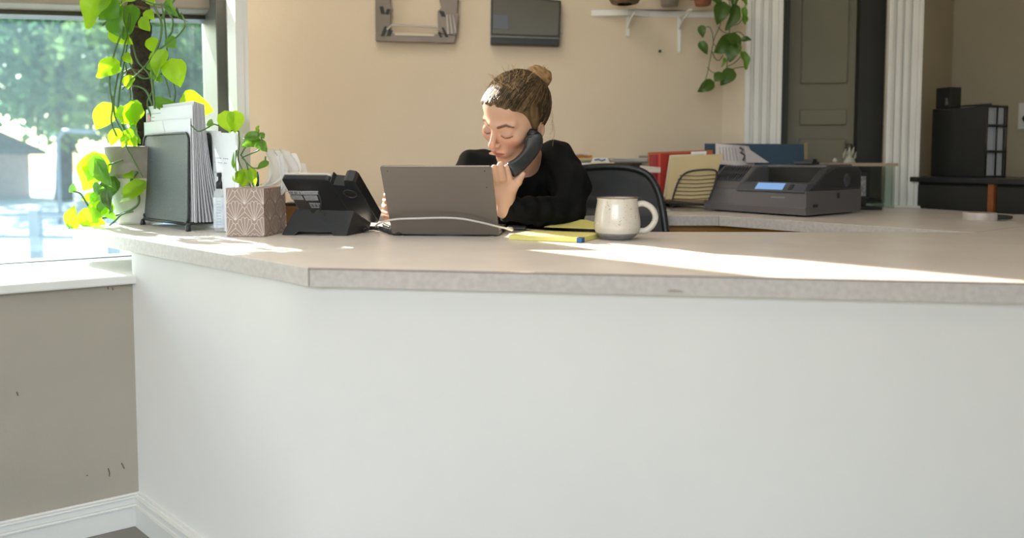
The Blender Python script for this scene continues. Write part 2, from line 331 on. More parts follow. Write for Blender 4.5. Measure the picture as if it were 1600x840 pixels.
# ------------------------------------------------------------------ exterior
b = MB(); b.prism([(-60, -25), (-3.2, -25), (-3.2, 3.2), (-1.6, 3.6), (30, 3.6), (30, 60), (-60, 60)][::1], -.32, -.12)
M_pave = mat('pale_concrete', (0.72, 0.70, 0.66), 0.8, var=0.12, vscale=.6, bump=.05)
struct('ground', b, M_pave)
M_bark = mat('grey_bark', (0.16, 0.13, 0.10), 0.9, var=.4, vscale=6, bump=.4, bscale=20)
def foliage(name, cx, cy, cz, r, n, col, tr, parent, size=.16):
    rg = np.random.default_rng(int(abs(cx*31+cy*17)) + n)
    u = rg.normal(size=(n, 3)); u /= np.linalg.norm(u, axis=1)[:, None]; rad = rg.random(n)**.45
    lob = 1+.28*np.sin(u[:, 0]*5+cx)*np.cos(u[:, 1]*6+cy)+.18*np.sin(u[:, 2]*9)
    c = u*(rad*lob)[:, None]*np.array(r)+np.array((cx, cy, cz))
    a = rg.normal(size=(n, 3)); a /= np.linalg.norm(a, axis=1)[:, None]; bb = np.cross(a, rg.normal(size=(n, 3))); bb /= np.linalg.norm(bb, axis=1)[:, None]
    s = size*(.6+.8*rg.random(n))[:, None]
    vs = np.stack([c-a*s, c+bb*s*.5, c+a*s, c-bb*s*.5], 1).reshape(-1, 3)
    me = bpy.data.meshes.new(name); me.from_pydata(vs.tolist(), [], np.arange(4*n).reshape(-1, 4).tolist()); me.materials.append(mat('leafmass_%s' % name, col, .6, var=.45, vscale=1.2, trans=(tr, .5)))
    o = link('foliage', me, parent); return o
def tree(cx, cy, h, r, col, tr, label, key, n=5200, size=.16):
    t = thing('tree', label, 'tree', (cx, cy, -.12), 'trees beyond the window')
    q = MB(); q.tube([(cx, cy, -.12), (cx+.1, cy, h*.3), (cx-.1, cy+.1, h*.6), (cx, cy, h*.8)], [.22, .17, .12, .05], 8)
    for k in range(4):
        a = k*1.7; q.tube([(cx, cy, h*(.32+.08*k)), (cx+math.cos(a)*r*.5, cy+math.sin(a)*r*.5, h*(.5+.08*k))], [.08, .03], 6)
    obj('trunk', q, M_bark, t); foliage(key, cx, cy, h*.62, (r, r, h*.42), n, col, tr, t, size)
tree(-11.5, 17.5, 6.0, 3.0, (.085, .17, .11), (.14, .28, .13), 'broad dark green tree at the left end of the window view', 'a', 4000)
tree(-7.6, 15.0, 4.4, 2.1, (.15, .23, .09), (.26, .38, .12), 'mid-height bright green tree behind the moss pole', 'b', 4200, .13)
tree(-14.5, 13.5, 5.0, 2.2, (.17, .24, .10), (.28, .38, .15), 'pale yellow-green tree nearest the left edge of the window', 'c', 3800, .12)
tree(-8.6, 21.0, 7.2, 3.4, (.08, .15, .11), (.11, .24, .14), 'tall dark tree standing farthest beyond the window', 'd', 3400, .2)
tree(-15.5, 23.5, 7.5, 3.6, (.09, .18, .14), (.12, .26, .17), 'tall blue-green tree in the far left distance beyond the window', 'e', 3400, .2)
hs = thing('house', 'pinkish low house blurred between the trees beyond the window', 'house', (-15.5, 18.5, -.12))
q = MB(); q.box((-15.5, 18.5, .48), (3.2, 2.4, 1.2)); obj('wall', q, mat('pink_stucco', (.62, .45, .40), .8, var=.1), hs)
q = MB(); q.prism([(-17.4, 17), (-13.6, 17), (-13.6, 20), (-17.4, 20)], 1.08, 1.2); q.add([(-17.4, 17, 1.2), (-13.6, 17, 1.2), (-13.6, 20, 1.2), (-17.4, 20, 1.2), (-17, 18.5, 1.8), (-14, 18.5, 1.8)], [(0, 1, 5, 4), (2, 3, 4, 5), (1, 2, 5), (3, 0, 4)]); obj('roof', q, mat('grey_shingle', (.25, .24, .24), .8, var=.3), hs)
for k in range(2):
    q = MB(); q.box((-16.2+k*1.5, 17.28, .6), (.5, .06, .6)); obj('window', q, M_bronze, hs)
rl = thing('railing', 'grey metal railing on the pavement beyond the window', 'railing', (-5, 6.5, -.12))
M_rail = mat('grey_galvanised_metal', (.33, .37, .40), .5, metal=.3, var=.1)
p0, p1 = V((-9.6, 7.2, 0)), V((-3.1, 6.6, 0))
for zz in (.36, .14):
    q = MB(); q.tube([p0+V((0, 0, zz)), p1+V((0, 0, zz))], .022, 8); obj('rail', q, M_rail, rl)
for k in range(9):
    q = MB(); c = p0.lerp(p1, k/8); q.box(c+V((0, 0, .15)), (.10, .07, .54)); obj('post', q, M_rail, rl)
lp = thing('lamp_post', 'thin grey lamp post rising in front of the trees outside', 'lamp post', (-7.3, 11, -.12))
q = MB(); q.tube([(-7.3, 11, -.12), (-7.3, 11, 1.25), (-7.2, 11, 1.38), (-6.95, 11, 1.38)], .03, 8); obj('pole', q, M_rail, lp)
q = MB(); q.box((-6.85, 11, 1.37), (.3, .14, .06)); obj('lamp_head', q, M_rail, lp)
# ------------------------------------------------------------------ reception counter
TH = 0.0325
rc = thing('reception_counter', 'long white-fronted reception counter with speckled beige laminate top', 'counter', (0.2, 1.4, 0))
gp = lambda x, y: G(x, y)
cA, cB, cC = gp(114, 357), gp(483, 418), gp(1600, 441)
dC = (cC-cB).normalized(); cC2 = cB+dC*2.6
inner = [gp(1525, 363), gp(1000, 362), gp(880, 361), gp(800, 355.5), gp(700, 349), gp(600, 346), gp(450, 345.5), gp(398, 347)]
nook = [Ap(.10, -.015, HC), E0+V((.022, -.006, HC)), Wp(tE-.03, .004, HC), Wp(tE-.03, .30, HC)]
back = [gp(300, 350.5), gp(215, 350.0), gp(160, 349), gp(125, 351)]
j1 = gp(1525, 363); seamR = gp(1600, 353.5); jd = (seamR-j1).normalized(); j2 = j1+jd*.9
poly = [cA, cB, cC2, V((cC2.x, j2.y, HC)), j2, j1]+inner[1:]+nook+back
b = MB(); b.prism([(p.x, p.y) for p in poly], HC-TH, HC)
obj('worktop', b, M_lam, rc)
dA = (cB-cA).normalized(); nA = V((dA.y, -dA.x, 0)); nC = V((dC.y, -dC.x, 0))
def edge(b, p, q, n, t=.0016, z0=HC-TH, z1=HC): b.prism([p, p+n*t, q+n*t, q][::1], z0, z1)
b = MB(); edge(b, cA, cB, nA, .0012, HC-TH, HC-.0008)
tip = [cA, gp(109, 354.5), gp(112, 352), gp(125, 351)]
obj('edge_band', b, M_edge, rc)
b = MB(); edge(b, cB, cC2, nC, .0012, HC-TH, HC-.0008); obj('edge_band', b, M_edge, rc)
b = MB(); edge(b, cB, cC2, nC, .0018, HC-.0022, HC-.0006); b.box(cB+nC*.001-V((0, 0, TH/2)), (.0016, .0022, TH*.98)); obj('edge_seam', b, M_seam, rc)
# front wall: starts in the corner with the window wall, curves round to run along the counter
fw0 = Wp(line_px(W0, WD, 203)); fwp = [V((fw0.x, fw0.y, 0))]
pin = lambda p, n, k: V((p.x, p.y, 0))-n*k
cBi = pin(cB, nA, .06)
mids = [pin(cA.lerp(cB, .42), nA, .012), pin(cA.lerp(cB, .62), nA, .016), pin(cA.lerp(cB, .85), nA, .018)]
k1 = pin(cB, nA, .006)-dA*.10; k2 = pin(cB, nC, .016)+dC*.10; fwp = [fw0+(k1-fw0)*(k/6) for k in range(6)]+bez(k1, k1+dA*.07, k2-dC*.07, k2, 8)+[k2+(pin(cC2, nC, .016)-k2)*(k/6) for k in range(1, 7)]
for p in fwp: p.z = 0
bkp = [p+V((0.02, .11, 0)) for p in fwp]
b = MB(); n = len(fwp)
fr_ = [V((p.x, p.y, z)) for z in (0, HC-TH) for p in fwp]; bk_ = [V((p.x, p.y, z)) for z in (0, HC-TH) for p in bkp]
b.add(fr_, [(i, i+1, n+i+1, n+i) for i in range(n-1)], True); b.add(bk_, [(i+1, i, n+i, n+i+1) for i in range(n-1)], True)
b.add(fr_+bk_, [(n+i, n+i+1, 3*n+i+1, 3*n+i) for i in range(n-1)]+[(0, n, 3*n, 2*n), (n-1, 3*n-1, 4*n-1, 2*n-1)], False); obj('front_wall', b, M_front, rc)
b = MB()
for z0, z1, th in ((0, ZB*.60, .013), (ZB*.60, ZB*.67, .018), (ZB*.67, ZB*.86, .012), (ZB*.86, ZB*.92, .015), (ZB*.92, ZB*.98, .007)):
    off = []
    for i, p in enumerate(fwp):
        t = (fwp[min(i+1, n-1)]-fwp[max(i-1, 0)]).normalized(); off.append(p+V((t.y, -t.x, 0))*th)
    b.add([V((p.x, p.y, z)) for z in (z0, z1) for p in fwp]+[V((p.x, p.y, z)) for z in (z0, z1) for p in off],
          [(2*n+i, 2*n+i+1, 3*n+i+1, 3*n+i) for i in range(n-1)]+[(n+i, 3*n+i, 3*n+i+1, n+i+1) for i in range(n-1)]+[(i, i+1, 2*n+i+1, 2*n+i) for i in range(n-1)]+[(0, 2*n, 3*n, n)], False)
obj('baseboard', b, M_white, rc)
# ------------------------------------------------------------------ rear counter
rr = thing('rear_counter', 'rear office counter with beige laminate top over honey wood cabinets', 'counter', (0.9, 2.5, 0))
q1 = gp(1123, 337); q0 = gp(700, 337); e1 = G(1525, 362.0)
w_l = BL+BD*.02; 
rpoly = [q0, q1, j1, j2, V((2.2, j2.y, HC)), V((2.2, 2.33, HC)), G(1600, 334.5)-V((.035, 0, 0)), G(1412, 322.8)-V((.02, 0, 0)), Cp(ct(1408), -.005), CD0+V((0, -.01, 0)), V((w_l.x+.35, w_l.y-.01+.07, 0))]
wl0 = BL+BD*.25; rpoly[-1] = V((wl0.x, wl0.y-.01, 0)); rpoly.insert(len(rpoly), V((wl0.x, q0.y, 0)))
b = MB(); b.prism([(p.x, p.y) for p in rpoly], HC-TH, HC-.0003); obj('worktop', b, M_lam, rr)
b = MB(); edge(b, V((wl0.x, q0.y, 0)), q1, V((0, -1, 0)), .0015, HC-TH, HC-.001); d2 = (j1-q1).normalized(); edge(b, q1, j1, V((d2.y, -d2.x, 0)), .0015, HC-TH, HC-.001)
obj('edge_band', b, M_edge, rr)
b = MB(); b.strip([j1+V((0, 0, 0)), j2], .0016, (0, 0, 1), .0006); obj('edge_seam', b, M_seam, rr)
b = MB(); b.box(q1+V((0, -.0016, -TH/2)), (.0016, .002, TH*.96)); obj('edge_seam', b, M_seam, rr)
M_wood = mat('honey_oak_veneer', (0.55, 0.28, 0.07), 0.45, col2=(0.42, 0.20, 0.045), vscale=5, stretch=(1, 1, .12), bump=.03)
b = MB(); qs = V((0, .02, 0)); n2 = V((d2.y, -d2.x, 0))
b.prism([V((wl0.x, q0.y, 0))+V((0, .03, 0)), q1-n2*.03+V((0, .02, 0)), j1-n2*.03, j1-n2*.40, q1-n2*.5+V((.0, .1, 0)), V((wl0.x, q0.y+.45, 0))], .08, HC-TH); obj('cabinet_body', b, M_wood, rr)
L2 = (j1-q1).length
for k in range(3):
    b = MB(); a0, a1 = .03+k*L2/3, L2/3*(k+1)-.012; c = q1+d2*((a0+a1)/2)-n2*.022; c.z = .375
    b.box(c, (a1-a0, .018, .56), basis(d2, -n2, V((0, 0, 1)))); obj('cabinet_door', b, M_wood, rr, bevel=.003)
for k in range(3):
    b = MB(); b.box((q1.x-.2-k*.36, q1.y+.022, .375), (.34, .018, .56)); obj('cabinet_door', b, M_wood, rr, bevel=.003)
# ------------------------------------------------------------------ wall things
def on_back(px, py, off=.0):      # point on the back wall plane
    t = line_px(B1, BD, px); p = B1+BD*t; d = D(px, py, p.y); nn = V((BD.y, -BD.x, 0)); return d+nn*off
BN = V((BD.y, -BD.x, 0)); ZU = V((0, 0, 1))
M_brk = mat('grey_brown_steel', (0.22, 0.18, 0.15), 0.45, metal=.5, var=.15, vscale=10)
br = thing('wall_bracket', 'grey-brown steel television mounting frame on the back wall', 'bracket', on_back(650, 60))
def plate(b, pts, off, th): b.slab([on_back(x, y, off) for x, y in pts], BN, th)
b = MB()
plate(b, [(588, 66), (710, 69), (713, 58), (699, 55), (588, 53)], .012, .014); obj('lower_rail', b, M_brk, br, bevel=.002)
b = MB(); plate(b, [(588, 53), (611, 54), (612, 22), (615, 18), (611, 8), (613, -30), (587, -30)], .012, .014); obj('left_plate', b, M_brk, br, bevel=.002)
b = MB(); plate(b, [(685, 54), (699, 55), (713, 58), (717, 26), (714, 22), (719, -30), (686, -30), (687, 2), (690, 14), (684, 20)], .012, .016); obj('right_plate', b, M_brk, br, bevel=.002)
b = MB(); plate(b, [(587, -30), (719, -30), (719, -46), (587, -46)], .012, .014); obj('upper_rail', b, M_brk, br, bevel=.002)
b = MB()
for pts in ([(607, 50), (613, 43), (683, 46), (690, 52), (687, 49), (683, 43), (614, 40), (605, 47)],): plate(b, pts, .028, .005)
for k in range(3): plate(b, [(699+k*6, 56-k), (702+k*6, 56-k), (700+k*5-4*k*.2, 26), (697+k*5, 26)], .030, .006)
obj('raised_rib', b, mat('lighter_steel', (0.33, .28, .24), .4, metal=.5), br)
slots = [[(597, 24), (603, 24), (600, 12), (594, 13)], [(603, 24), (608, 25), (612, 17), (606, 16)], [(596, 58), (602, 58), (607, 44), (602, 43)], [(605, 58), (611, 58), (615, 50), (609, 48)],
         [(686, 19), (694, 20), (697, 29), (690, 28)], [(690, 45), (694, 45), (701, 60), (696, 60)], [(684, 53), (688, 52), (692, 60), (688, 60)]]
for s_ in slots:
    b = MB(); plate(b, s_, .0275, .0012); obj('slot', b, M_near, br)
b = MB(); plate(b, [(618, 53), (679, 55.5), (679, 58.5), (618, 57)], .0275, .0012); obj('slot', b, mat('wall_showing_through', (.62, .54, .40), .7), br)['label'] = 'long pale slot with the wall showing through'
tv = thing('wall_screen', 'flat black-edged grey screen panel mounted on the back wall', 'screen', on_back(820, 60))
M_scr = mat('grey_green_screen', (0.10, 0.09, 0.065), 0.22, var=.05, vscale=3)
b = MB(); plate(b, [(766, 71), (872.5, 74), (875, 4), (767, -8)], .0, .035); obj('casing', b, M_blk, tv, bevel=.003)
b = MB(); plate(b, [(769, 55), (870, 58), (872, 7), (770, -5)], .035, .002); obj('display', b, M_scr, tv)
b = MB(); plate(b, [(766, 58), (873, 61.5), (873, 63.5), (766, 60.5)], .035, .004); obj('trim_line', b, mat('grey_trim', (.16, .155, .13), .4), tv)
b = MB(); plate(b, [(770, 47), (793, 48), (793, 27), (770, 26)], .0372, .0006); obj('reflection_patch', b, mat('bluish_panel', (.10, .11, .13), .3), tv)['label'] = 'bluish grey square in the lower left of the display'
b = MB(); b.lathe([(.001, 0), (.005, 0), (.004, .004), (.001, .005)], on_back(878, 51), 10, Matrix.Rotation(math.pi/2, 4, 'X')); tag(obj('wall_screw', b, M_white), 'tiny white screw head in the wall right of the flat screen', 'screw')
# shelf
sf = thing('wall_shelf', 'white painted wall shelf on two thin brackets under the plants', 'shelf', on_back(1050, 20))
sz = on_back(922, 22).z
def onz(px, py, z): r = ray(px, py); t = (z-CAMZ)/r[2]; return V((r[0]*t, r[1]*t, z))
szb = on_back(925, 25).z; s_a = on_back(923, 25); s_n = onz(981, 24, szb); s_r = onz(1119, 33, szb)
wr = B1+BD*line_px(B1, BD, 1119); 
b = MB(); sp = [(s_a.x, s_a.y), (s_n.x, s_n.y), (s_r.x, s_r.y), (wr.x, wr.y-.004)]
b.prism(sp, szb, szb+.026); obj('board', b, M_white, sf, bevel=.002)
def shelf_bracket(px, pb):
    w = B1+BD*line_px(B1, BD, px); ztop = szb; zb_ = on_back(px, pb).z
    k = MB(); k.box(V((w.x, w.y, (ztop+zb_)/2))+BN*.006, (.013, .006, ztop-zb_)); L = min(.17, (V((s_n.x, s_n.y, 0))-V((w.x, w.y, 0))).length*.75)
    k.box(V((w.x, w.y, ztop-.004))+BN*(L/2), (.013, L, .005)); k.tube([V((w.x, w.y, ztop-.05))+BN*.01, V((w.x, w.y, ztop-.02))+BN*.05, V((w.x, w.y, ztop-.008))+BN*.12], .0035, 6)
    obj('bracket', k, M_white, sf)
shelf_bracket(978, 57); shelf_bracket(1057, 82)
# ------------------------------------------------------------------ leaves and vines
M_leafY = mat('backlit_yellow_green_leaf', (0.20, 0.42, 0.02), 0.35, col2=(0.15, 0.34, 0.02), vscale=30, trans=((0.62, 0.88, 0.015), .62), spec=.5)
M_leafG = mat('fresh_green_leaf', (0.10, 0.26, 0.03), 0.32, col2=(0.07, 0.20, 0.02), vscale=30, trans=((0.30, 0.55, 0.03), .42), spec=.5)
M_leafD = mat('deep_green_leaf', (0.045, 0.11, 0.02), 0.35, col2=(0.08, 0.15, 0.02), vscale=24, trans=((0.06, 0.14, 0.01), .25), spec=.5)
M_vine = mat('green_vine', (0.10, 0.18, 0.05), 0.5, var=.2, vscale=30)
M_vineD = mat('olive_vine', (0.10, 0.12, 0.04), 0.5, var=.2, vscale=30)
def leaf_mesh(name, m, fold=.25, curl=.25, wid=.8, twist=0.0):
    b = MB(); N = 10; cols = 3
    prof = [.0, .40, .50, .52, .50, .46, .40, .32, .22, .11, .0]
    def pt(i, j):      # i along 0..N, j -cols..cols ; base at 0 with heart lobes behind
        u = i/N; w = prof[i]*wid; s = j/cols; x = s*w
        y = u-.14*abs(s)**1.5*math.exp(-(u/.22)**2)*1.4
        z = abs(s)*w*fold-curl*u*u*.5-.06*math.sin(u*9)*s*s+twist*s*u*.3
        return (x, y, z)
    vs = [pt(i, j) for i in range(N+1) for j in range(-cols, cols+1)]; c = 2*cols+1
    b.add(vs, [(i*c+j, i*c+j+1, (i+1)*c+j+1, (i+1)*c+j) for i in range(N) for j in range(c-1)], True)
    return b.mesh(name, m)
LM = {}
for k, m in (('Y', M_leafY), ('G', M_leafG), ('D', M_leafD)):
    LM[k] = [leaf_mesh('leaf', m, .20, .30, .80, .2), leaf_mesh('leaf', m, .45, .45, .72, -.4), leaf_mesh('leaf', m, .10, .15, .85, .1)]
def leaf(parent, base, tip, face, kind='Y', var=0, width=1.0):
    base, tip = V(base), V(tip); y = tip-base; L = y.length; y.normalize(); z = V(face); z = (z-y*z.dot(y)).normalized(); x = y.cross(z)
    o = bpy.data.objects.new('leaf', LM[kind][var]); COL.objects.link(o); o.parent = parent
    o.matrix_parent_inverse = Matrix.Translation(-V(PLOC.get(parent.name, (0, 0, 0))))
    m = basis(x*L*width, y*L, z*L); m.translation = base; o.matrix_basis = m
    return o
def vine(parent, pts, r=.0022, m=None, n=6, name='vine'):
    b = MB(); P = smooth_path(pts, n); b.tube(P, r, 6); return obj(name, b, m or M_vine, parent)
TOCAM = V((0, -1, .25))
# ------------------------------------------------------------------ big pothos on a moss pole, standing on the counter end
pc = G(205, 352); pc = V((pc.x-.01, pc.y+.075, HC))
pd = pc.y
pl = thing('potted_pothos', 'large yellow-green pothos climbing a dark moss pole in a grey pot', 'plant', pc)
zr = D(200, 229, pd-.09).z
M_potg = mat('grey_stoneware', (0.27, 0.23, 0.19), 0.6, col2=(0.23, .20, .165), vscale=20, bump=.1)
M_potw = mat('ribbed_pale_ceramic', (0.60, 0.57, 0.52), 0.55, var=.06, vscale=12)
ph = zr-HC
b = MB(); seg = 48; vs = []
prof = [(.060, 0), (.066, .01), (.076, ph*.35), (.083, ph*.62)]
for r, z in prof:
    for k in range(seg): a = 2*math.pi*k/seg; rr_ = r*(1+.012*(k % 2)); vs.append((pc.x+rr_*math.cos(a), pc.y+rr_*math.sin(a), HC+z))
b.add(vs, [(i*seg+k, i*seg+(k+1) % seg, (i+1)*seg+(k+1) % seg, (i+1)*seg+k) for i in range(3) for k in range(seg)]+[tuple(range(seg))[::-1]], True)
obj('pot', b, M_potw, pl)
b = MB(); b.lathe([(.084, ph*.60), (.090, ph*.97), (.093, ph), (.087, ph+.002), (.084, ph-.03), (.02, ph-.032)], (pc.x, pc.y, HC), 48, caps=False); obj('pot_rim', b, M_potg, pl)
b = MB(); b.lathe([(.082, ph-.03), (.04, ph-.02), (.001, ph-.018)], (pc.x, pc.y, HC), 24, caps=False); obj('soil', b, mat('potting_soil', (.05, .035, .02), .9, bump=.6, bscale=200), pl)
b = MB(); npz = 40; vs = []; sg = 20
pt0 = V((pc.x+.018, pc.y, HC+ph-.03)); ptop = D(214, -60, pd)
pz = [pt0.lerp(V((ptop.x, pd, ptop.z)), i/npz) for i in range(npz+1)]
for i, p in enumerate(pz):
    for k in range(sg):
        a = 2*math.pi*k/sg; r = .029*(1+.10*math.sin(i*1.9+k)+.06*random.uniform(-1, 1)); vs.append((p.x+r*math.cos(a), p.y+r*math.sin(a), p.z))
b.add(vs, [(i*sg+k, i*sg+(k+1) % sg, (i+1)*sg+(k+1) % sg, (i+1)*sg+k) for i in range(npz) for k in range(sg)]+[tuple(npz*sg+k for k in range(sg))], True)
obj('moss_pole', b, mat('dark_coir', (.030, .024, .018), .95, col2=(.06, .04, .025), vscale=60, bump=.8, bscale=160), pl)
for kz in (14, 45, 112, 118, 205):
    c = D(216, kz, pd); c.y = pd; b = MB(); b.lathe([(.031, -.004), (.034, 0), (.031, .004)], c, 16, caps=False)
    b.tube([c+V((-.03, -.02, -.004)), c+V((.0, -.036, .004)), c+V((.03, -.02, -.006))], .003, 5)
    obj('twine', b, mat('brown_twine', (.14, .08, .05), .8, var=.2), pl)
fd = pd-.10
dl = lambda x, y, o=0.0: D(x, y, fd+o)
vines = [
 [(195, 12), (192, 45), (180, 78), (172, 115), (172, 140), (176, 165), (174, 190), (182, 212)],
 [(203, 20), (197, 60), (188, 100), (180, 140), (178, 175), (190, 205), (197, 228), (215, 262), (222, 276)],
 [(200, 30), (198, 75), (192, 110), (186, 150), (186, 180), (200, 215)],
 [(205, 60), (215, 95), (232, 115), (238, 140), (230, 160), (236, 182)],
 [(240, 8), (252, 35), (250, 62), (240, 90), (238, 120), (240, 150), (242, 170)],
 [(252, 5), (258, 40), (262, 90), (268, 120), (274, 142), (272, 160)],
 [(262, 18), (270, 32), (268, 50), (258, 66)],
 [(276, -6), (262, 14), (252, 30)],
 [(283, 20), (289, 38), (280, 54), (262, 68), (245, 80), (225, 105), (205, 125), (190, 140)],
 [(190, 136), (210, 134), (228, 142), (238, 165)],
 [(262, 110), (246, 118), (222, 122), (205, 105), (200, 88)],
 [(160, 40), (170, 30), (186, 10), (196, -5)],
 [(222, 0), (240, 6), (262, 10), (270, 24)],
 [(192, 250), (168, 258), (150, 262), (135, 272)],
 [(214, 268), (205, 282), (215, 300), (216, 318), (200, 330), (175, 338), (150, 342), (128, 347), (108, 356)],
 [(192, 260), (175, 264), (160, 272), (146, 285)],
 [(208, 330), (190, 335), (180, 345), (171, 352)],
 [(115, 299), (125, 302), (134, 315), (140, 325), (150, 332)],
 [(176, 150), (180, 170), (192, 195), (202, 215)], [(196, 100), (204, 150), (206, 190), (204, 222)],
 [(248, 95), (256, 115), (262, 135), (266, 152)],
]
for i, vn in enumerate(vines): vine(pl, [dl(x, y, (i % 4)*.018-.02) for x, y in vn], .0024 if i not in (14, 4, 7) else .0033)
# leaves: base px, tip px, kind, shape, width factor
lv = [((162, -12), (127, 40), 'Y', 0, .85), ((182, 6), (153, 30), 'G', 2, 1.1), ((176, 14), (190, 62), 'G', 2, 1.0), ((206, 14), (196, 52), 'G', 0, .95), ((176, 50), (205, 68), 'Y', 2, .8),
      ((181, 100), (147, 117), 'Y', 0, 1.25), ((186, 108), (160, 112), 'G', 1, .8), ((172, 168), (148, 202), 'Y', 0, .95), ((216, 168), (188, 192), 'Y', 2, 1.1), ((212, 162), (200, 195), 'G', 0, .9),
      ((270, 98), (279, 134), 'Y', 0, 1.15), ((288, 160), (328, 175), 'Y', 0, 1.25), ((247, 160), (276, 163), 'G', 1, .9), ((236, 62), (240, 82), 'Y', 2, 1.0), ((238, 86), (252, 104), 'Y', 0, .9), ((256, 84), (238, 124), 'Y', 1, .8),
      ((263, 62), (274, 74), 'G', 2, 1.2), ((277, 16), (288, 34), 'D', 1, .6), ((232, -6), (240, 8), 'Y', 2, 1.0), ((230, 18), (238, 30), 'Y', 0, 1.1), ((212, -5), (184, 4), 'Y', 1, 1),
      ((184, 205), (171, 226), 'Y', 0, 1.0), ((196, 208), (212, 228), 'Y', 2, 1.0), ((206, 200), (214, 224), 'G', 0, 1.0),
      ((158, 250), (124, 296), 'Y', 0, 1.1), ((150, 252), (172, 292), 'G', 1, .8), ((165, 256), (140, 262), 'Y', 2, 1.4), ((148, 292), (165, 300), 'G', 0, 1), ((221, 288), (182, 316), 'Y', 1, .75), ((160, 300), (136, 322), 'G', 0, .9),
      ((113, 352), (112, 320), 'Y', 0, .95), ((150, 344), (138, 318), 'Y', 2, .9), ((160, 320), (140, 345), 'Y', 0, 1.2), ((110, 292), (118, 298), 'G', 2, 1.2), ((196, 268), (208, 278), 'Y', 2, 1), ((112, 356), (102, 348), 'G', 2, .8),
      ((202, 120), (198, 138), 'Y', 2, 1.1), ((196, 86), (204, 98), 'Y', 0, 1), ((168, 322), (176, 344), 'G', 0, 1.0), ((128, 336), (160, 350), 'Y', 0, .9), ((168, 300), (170, 330), 'D', 1, .8), ((188, 168), (186, 190), 'Y', 2, .9), ((232, 100), (236, 110), 'G', 0, .9), ((188, 40), (182, 60), 'Y', 0, .9), ((216, 180), (206, 214), 'Y', 1, .9), ((222, 30), (232, 48), 'Y', 2, 1.0), ((240, 110), (250, 128), 'G', 0, .9), ((150, 246), (134, 282), 'Y', 2, 1.2), ((176, 282), (158, 318), 'D', 2, .9), ((150, 306), (126, 312), 'Y', 2, .8), ((200, 212), (188, 228), 'Y', 0, 1.0), ((262, 4), (276, 26), 'G', 1, .8), ((170, 318), (152, 338), 'G', 2, 1.1)]
for i, (p, q, k, s_, w) in enumerate(lv):
    o = (i % 5)*.012-.03
    leaf(pl, dl(*p, o), dl(*q, o-.012), V((math.sin(i*2.1)*.35-.1, -1, .25*math.cos(i*1.3))), k, s_, w)
# ------------------------------------------------------------------ smaller pothos behind the tissue box, in a glass tumbler
pv = D(385, 300, 1.86); pv.z = HC; pv.x = -.672; pv.y = 1.815
p2 = thing('pothos_cutting', 'small pothos cutting with four leaves behind the patterned tissue box', 'plant', pv)
b = MB(); b.lathe([(.024, 0), (.028, .004), (.031, .085), (.029, .085), (.026, .008), (.001, .008)], pv, 24, caps=False); obj('tumbler', b, MATS['clean_glass'], p2)
e2 = lambda x, y, o=0: D(x, y, 1.70+o)
for vn in ([(396, 300), (380, 268), (372, 248), (374, 225), (373, 205)], [(400, 300), (390, 275), (385, 255), (377, 243)], [(378, 246), (392, 240), (405, 234), (410, 224), (406, 208)], [(376, 243), (385, 228), (398, 218)], [(373, 205), (355, 203), (335, 194), (325, 199), (310, 205), (298, 195)], [(378, 246), (395, 262), (412, 258), (415, 244)], [(403, 212), (404, 203), (401, 198)]):
    vine(p2, [e2(*p) for p in vn], .0018, M_leafG if len(vn) < 3 else M_vine)
for i, (p, q, k, s_, w) in enumerate([((352, 178), (358, 206), 'Y', 0, 1.1), ((368, 178), (367, 207), 'Y', 2, 1.0), ((402, 212), (376, 216), 'G', 1, .9), ((402, 219), (376, 226), 'G', 0, 1.0), ((404, 222), (416, 236), 'G', 0, 1.0), ((417, 254), (400, 264), 'G', 1, .8), ((326, 190), (332, 196), 'G', 2, 1.2), ((372, 270), (376, 288), 'Y', 2, 1.3), ((386, 268), (378, 292), 'Y', 0, 1.1), ((392, 266), (398, 288), 'Y', 0, .8), ((370, 240), (366, 276), 'G', 1, .4), ((401, 205), (404, 196), 'Y', 2, .8), ((408, 208), (412, 216), 'G', 2, .9)]):
    leaf(p2, e2(*p), e2(*q, -.01), V((math.sin(i*1.7)*.4, -1, .3)), k, s_, w)
# pens beside the cutting
for i, (x0, y0, x1, y1, m, lab) in enumerate(((402, 295, 402, 268, 'teal_plastic', 'upright dark teal pen behind the tissue box, right of the leaves'), (396, 296, 384, 280, 'teal_plastic', 'teal pen leaning left among the yellow leaves behind the tissue box'), (410, 296, 408, 287, 'amber_plastic', 'short amber pencil end behind the tissue box, rightmost of the pens'))):
    b = MB(); a, c = D(x0, y0, 1.80), D(x1, y1, 1.80); a.z = HC+.004; b.tube([a, a.lerp(c, .9), c], [.0045, .0045, .002], 8)
    mat('teal_plastic', (.01, .10, .16), .35, var=.1); mat('amber_plastic', (.6, .30, .02), .4, var=.1)
    tag(obj('pen', b, MATS[m]), lab, 'pen')
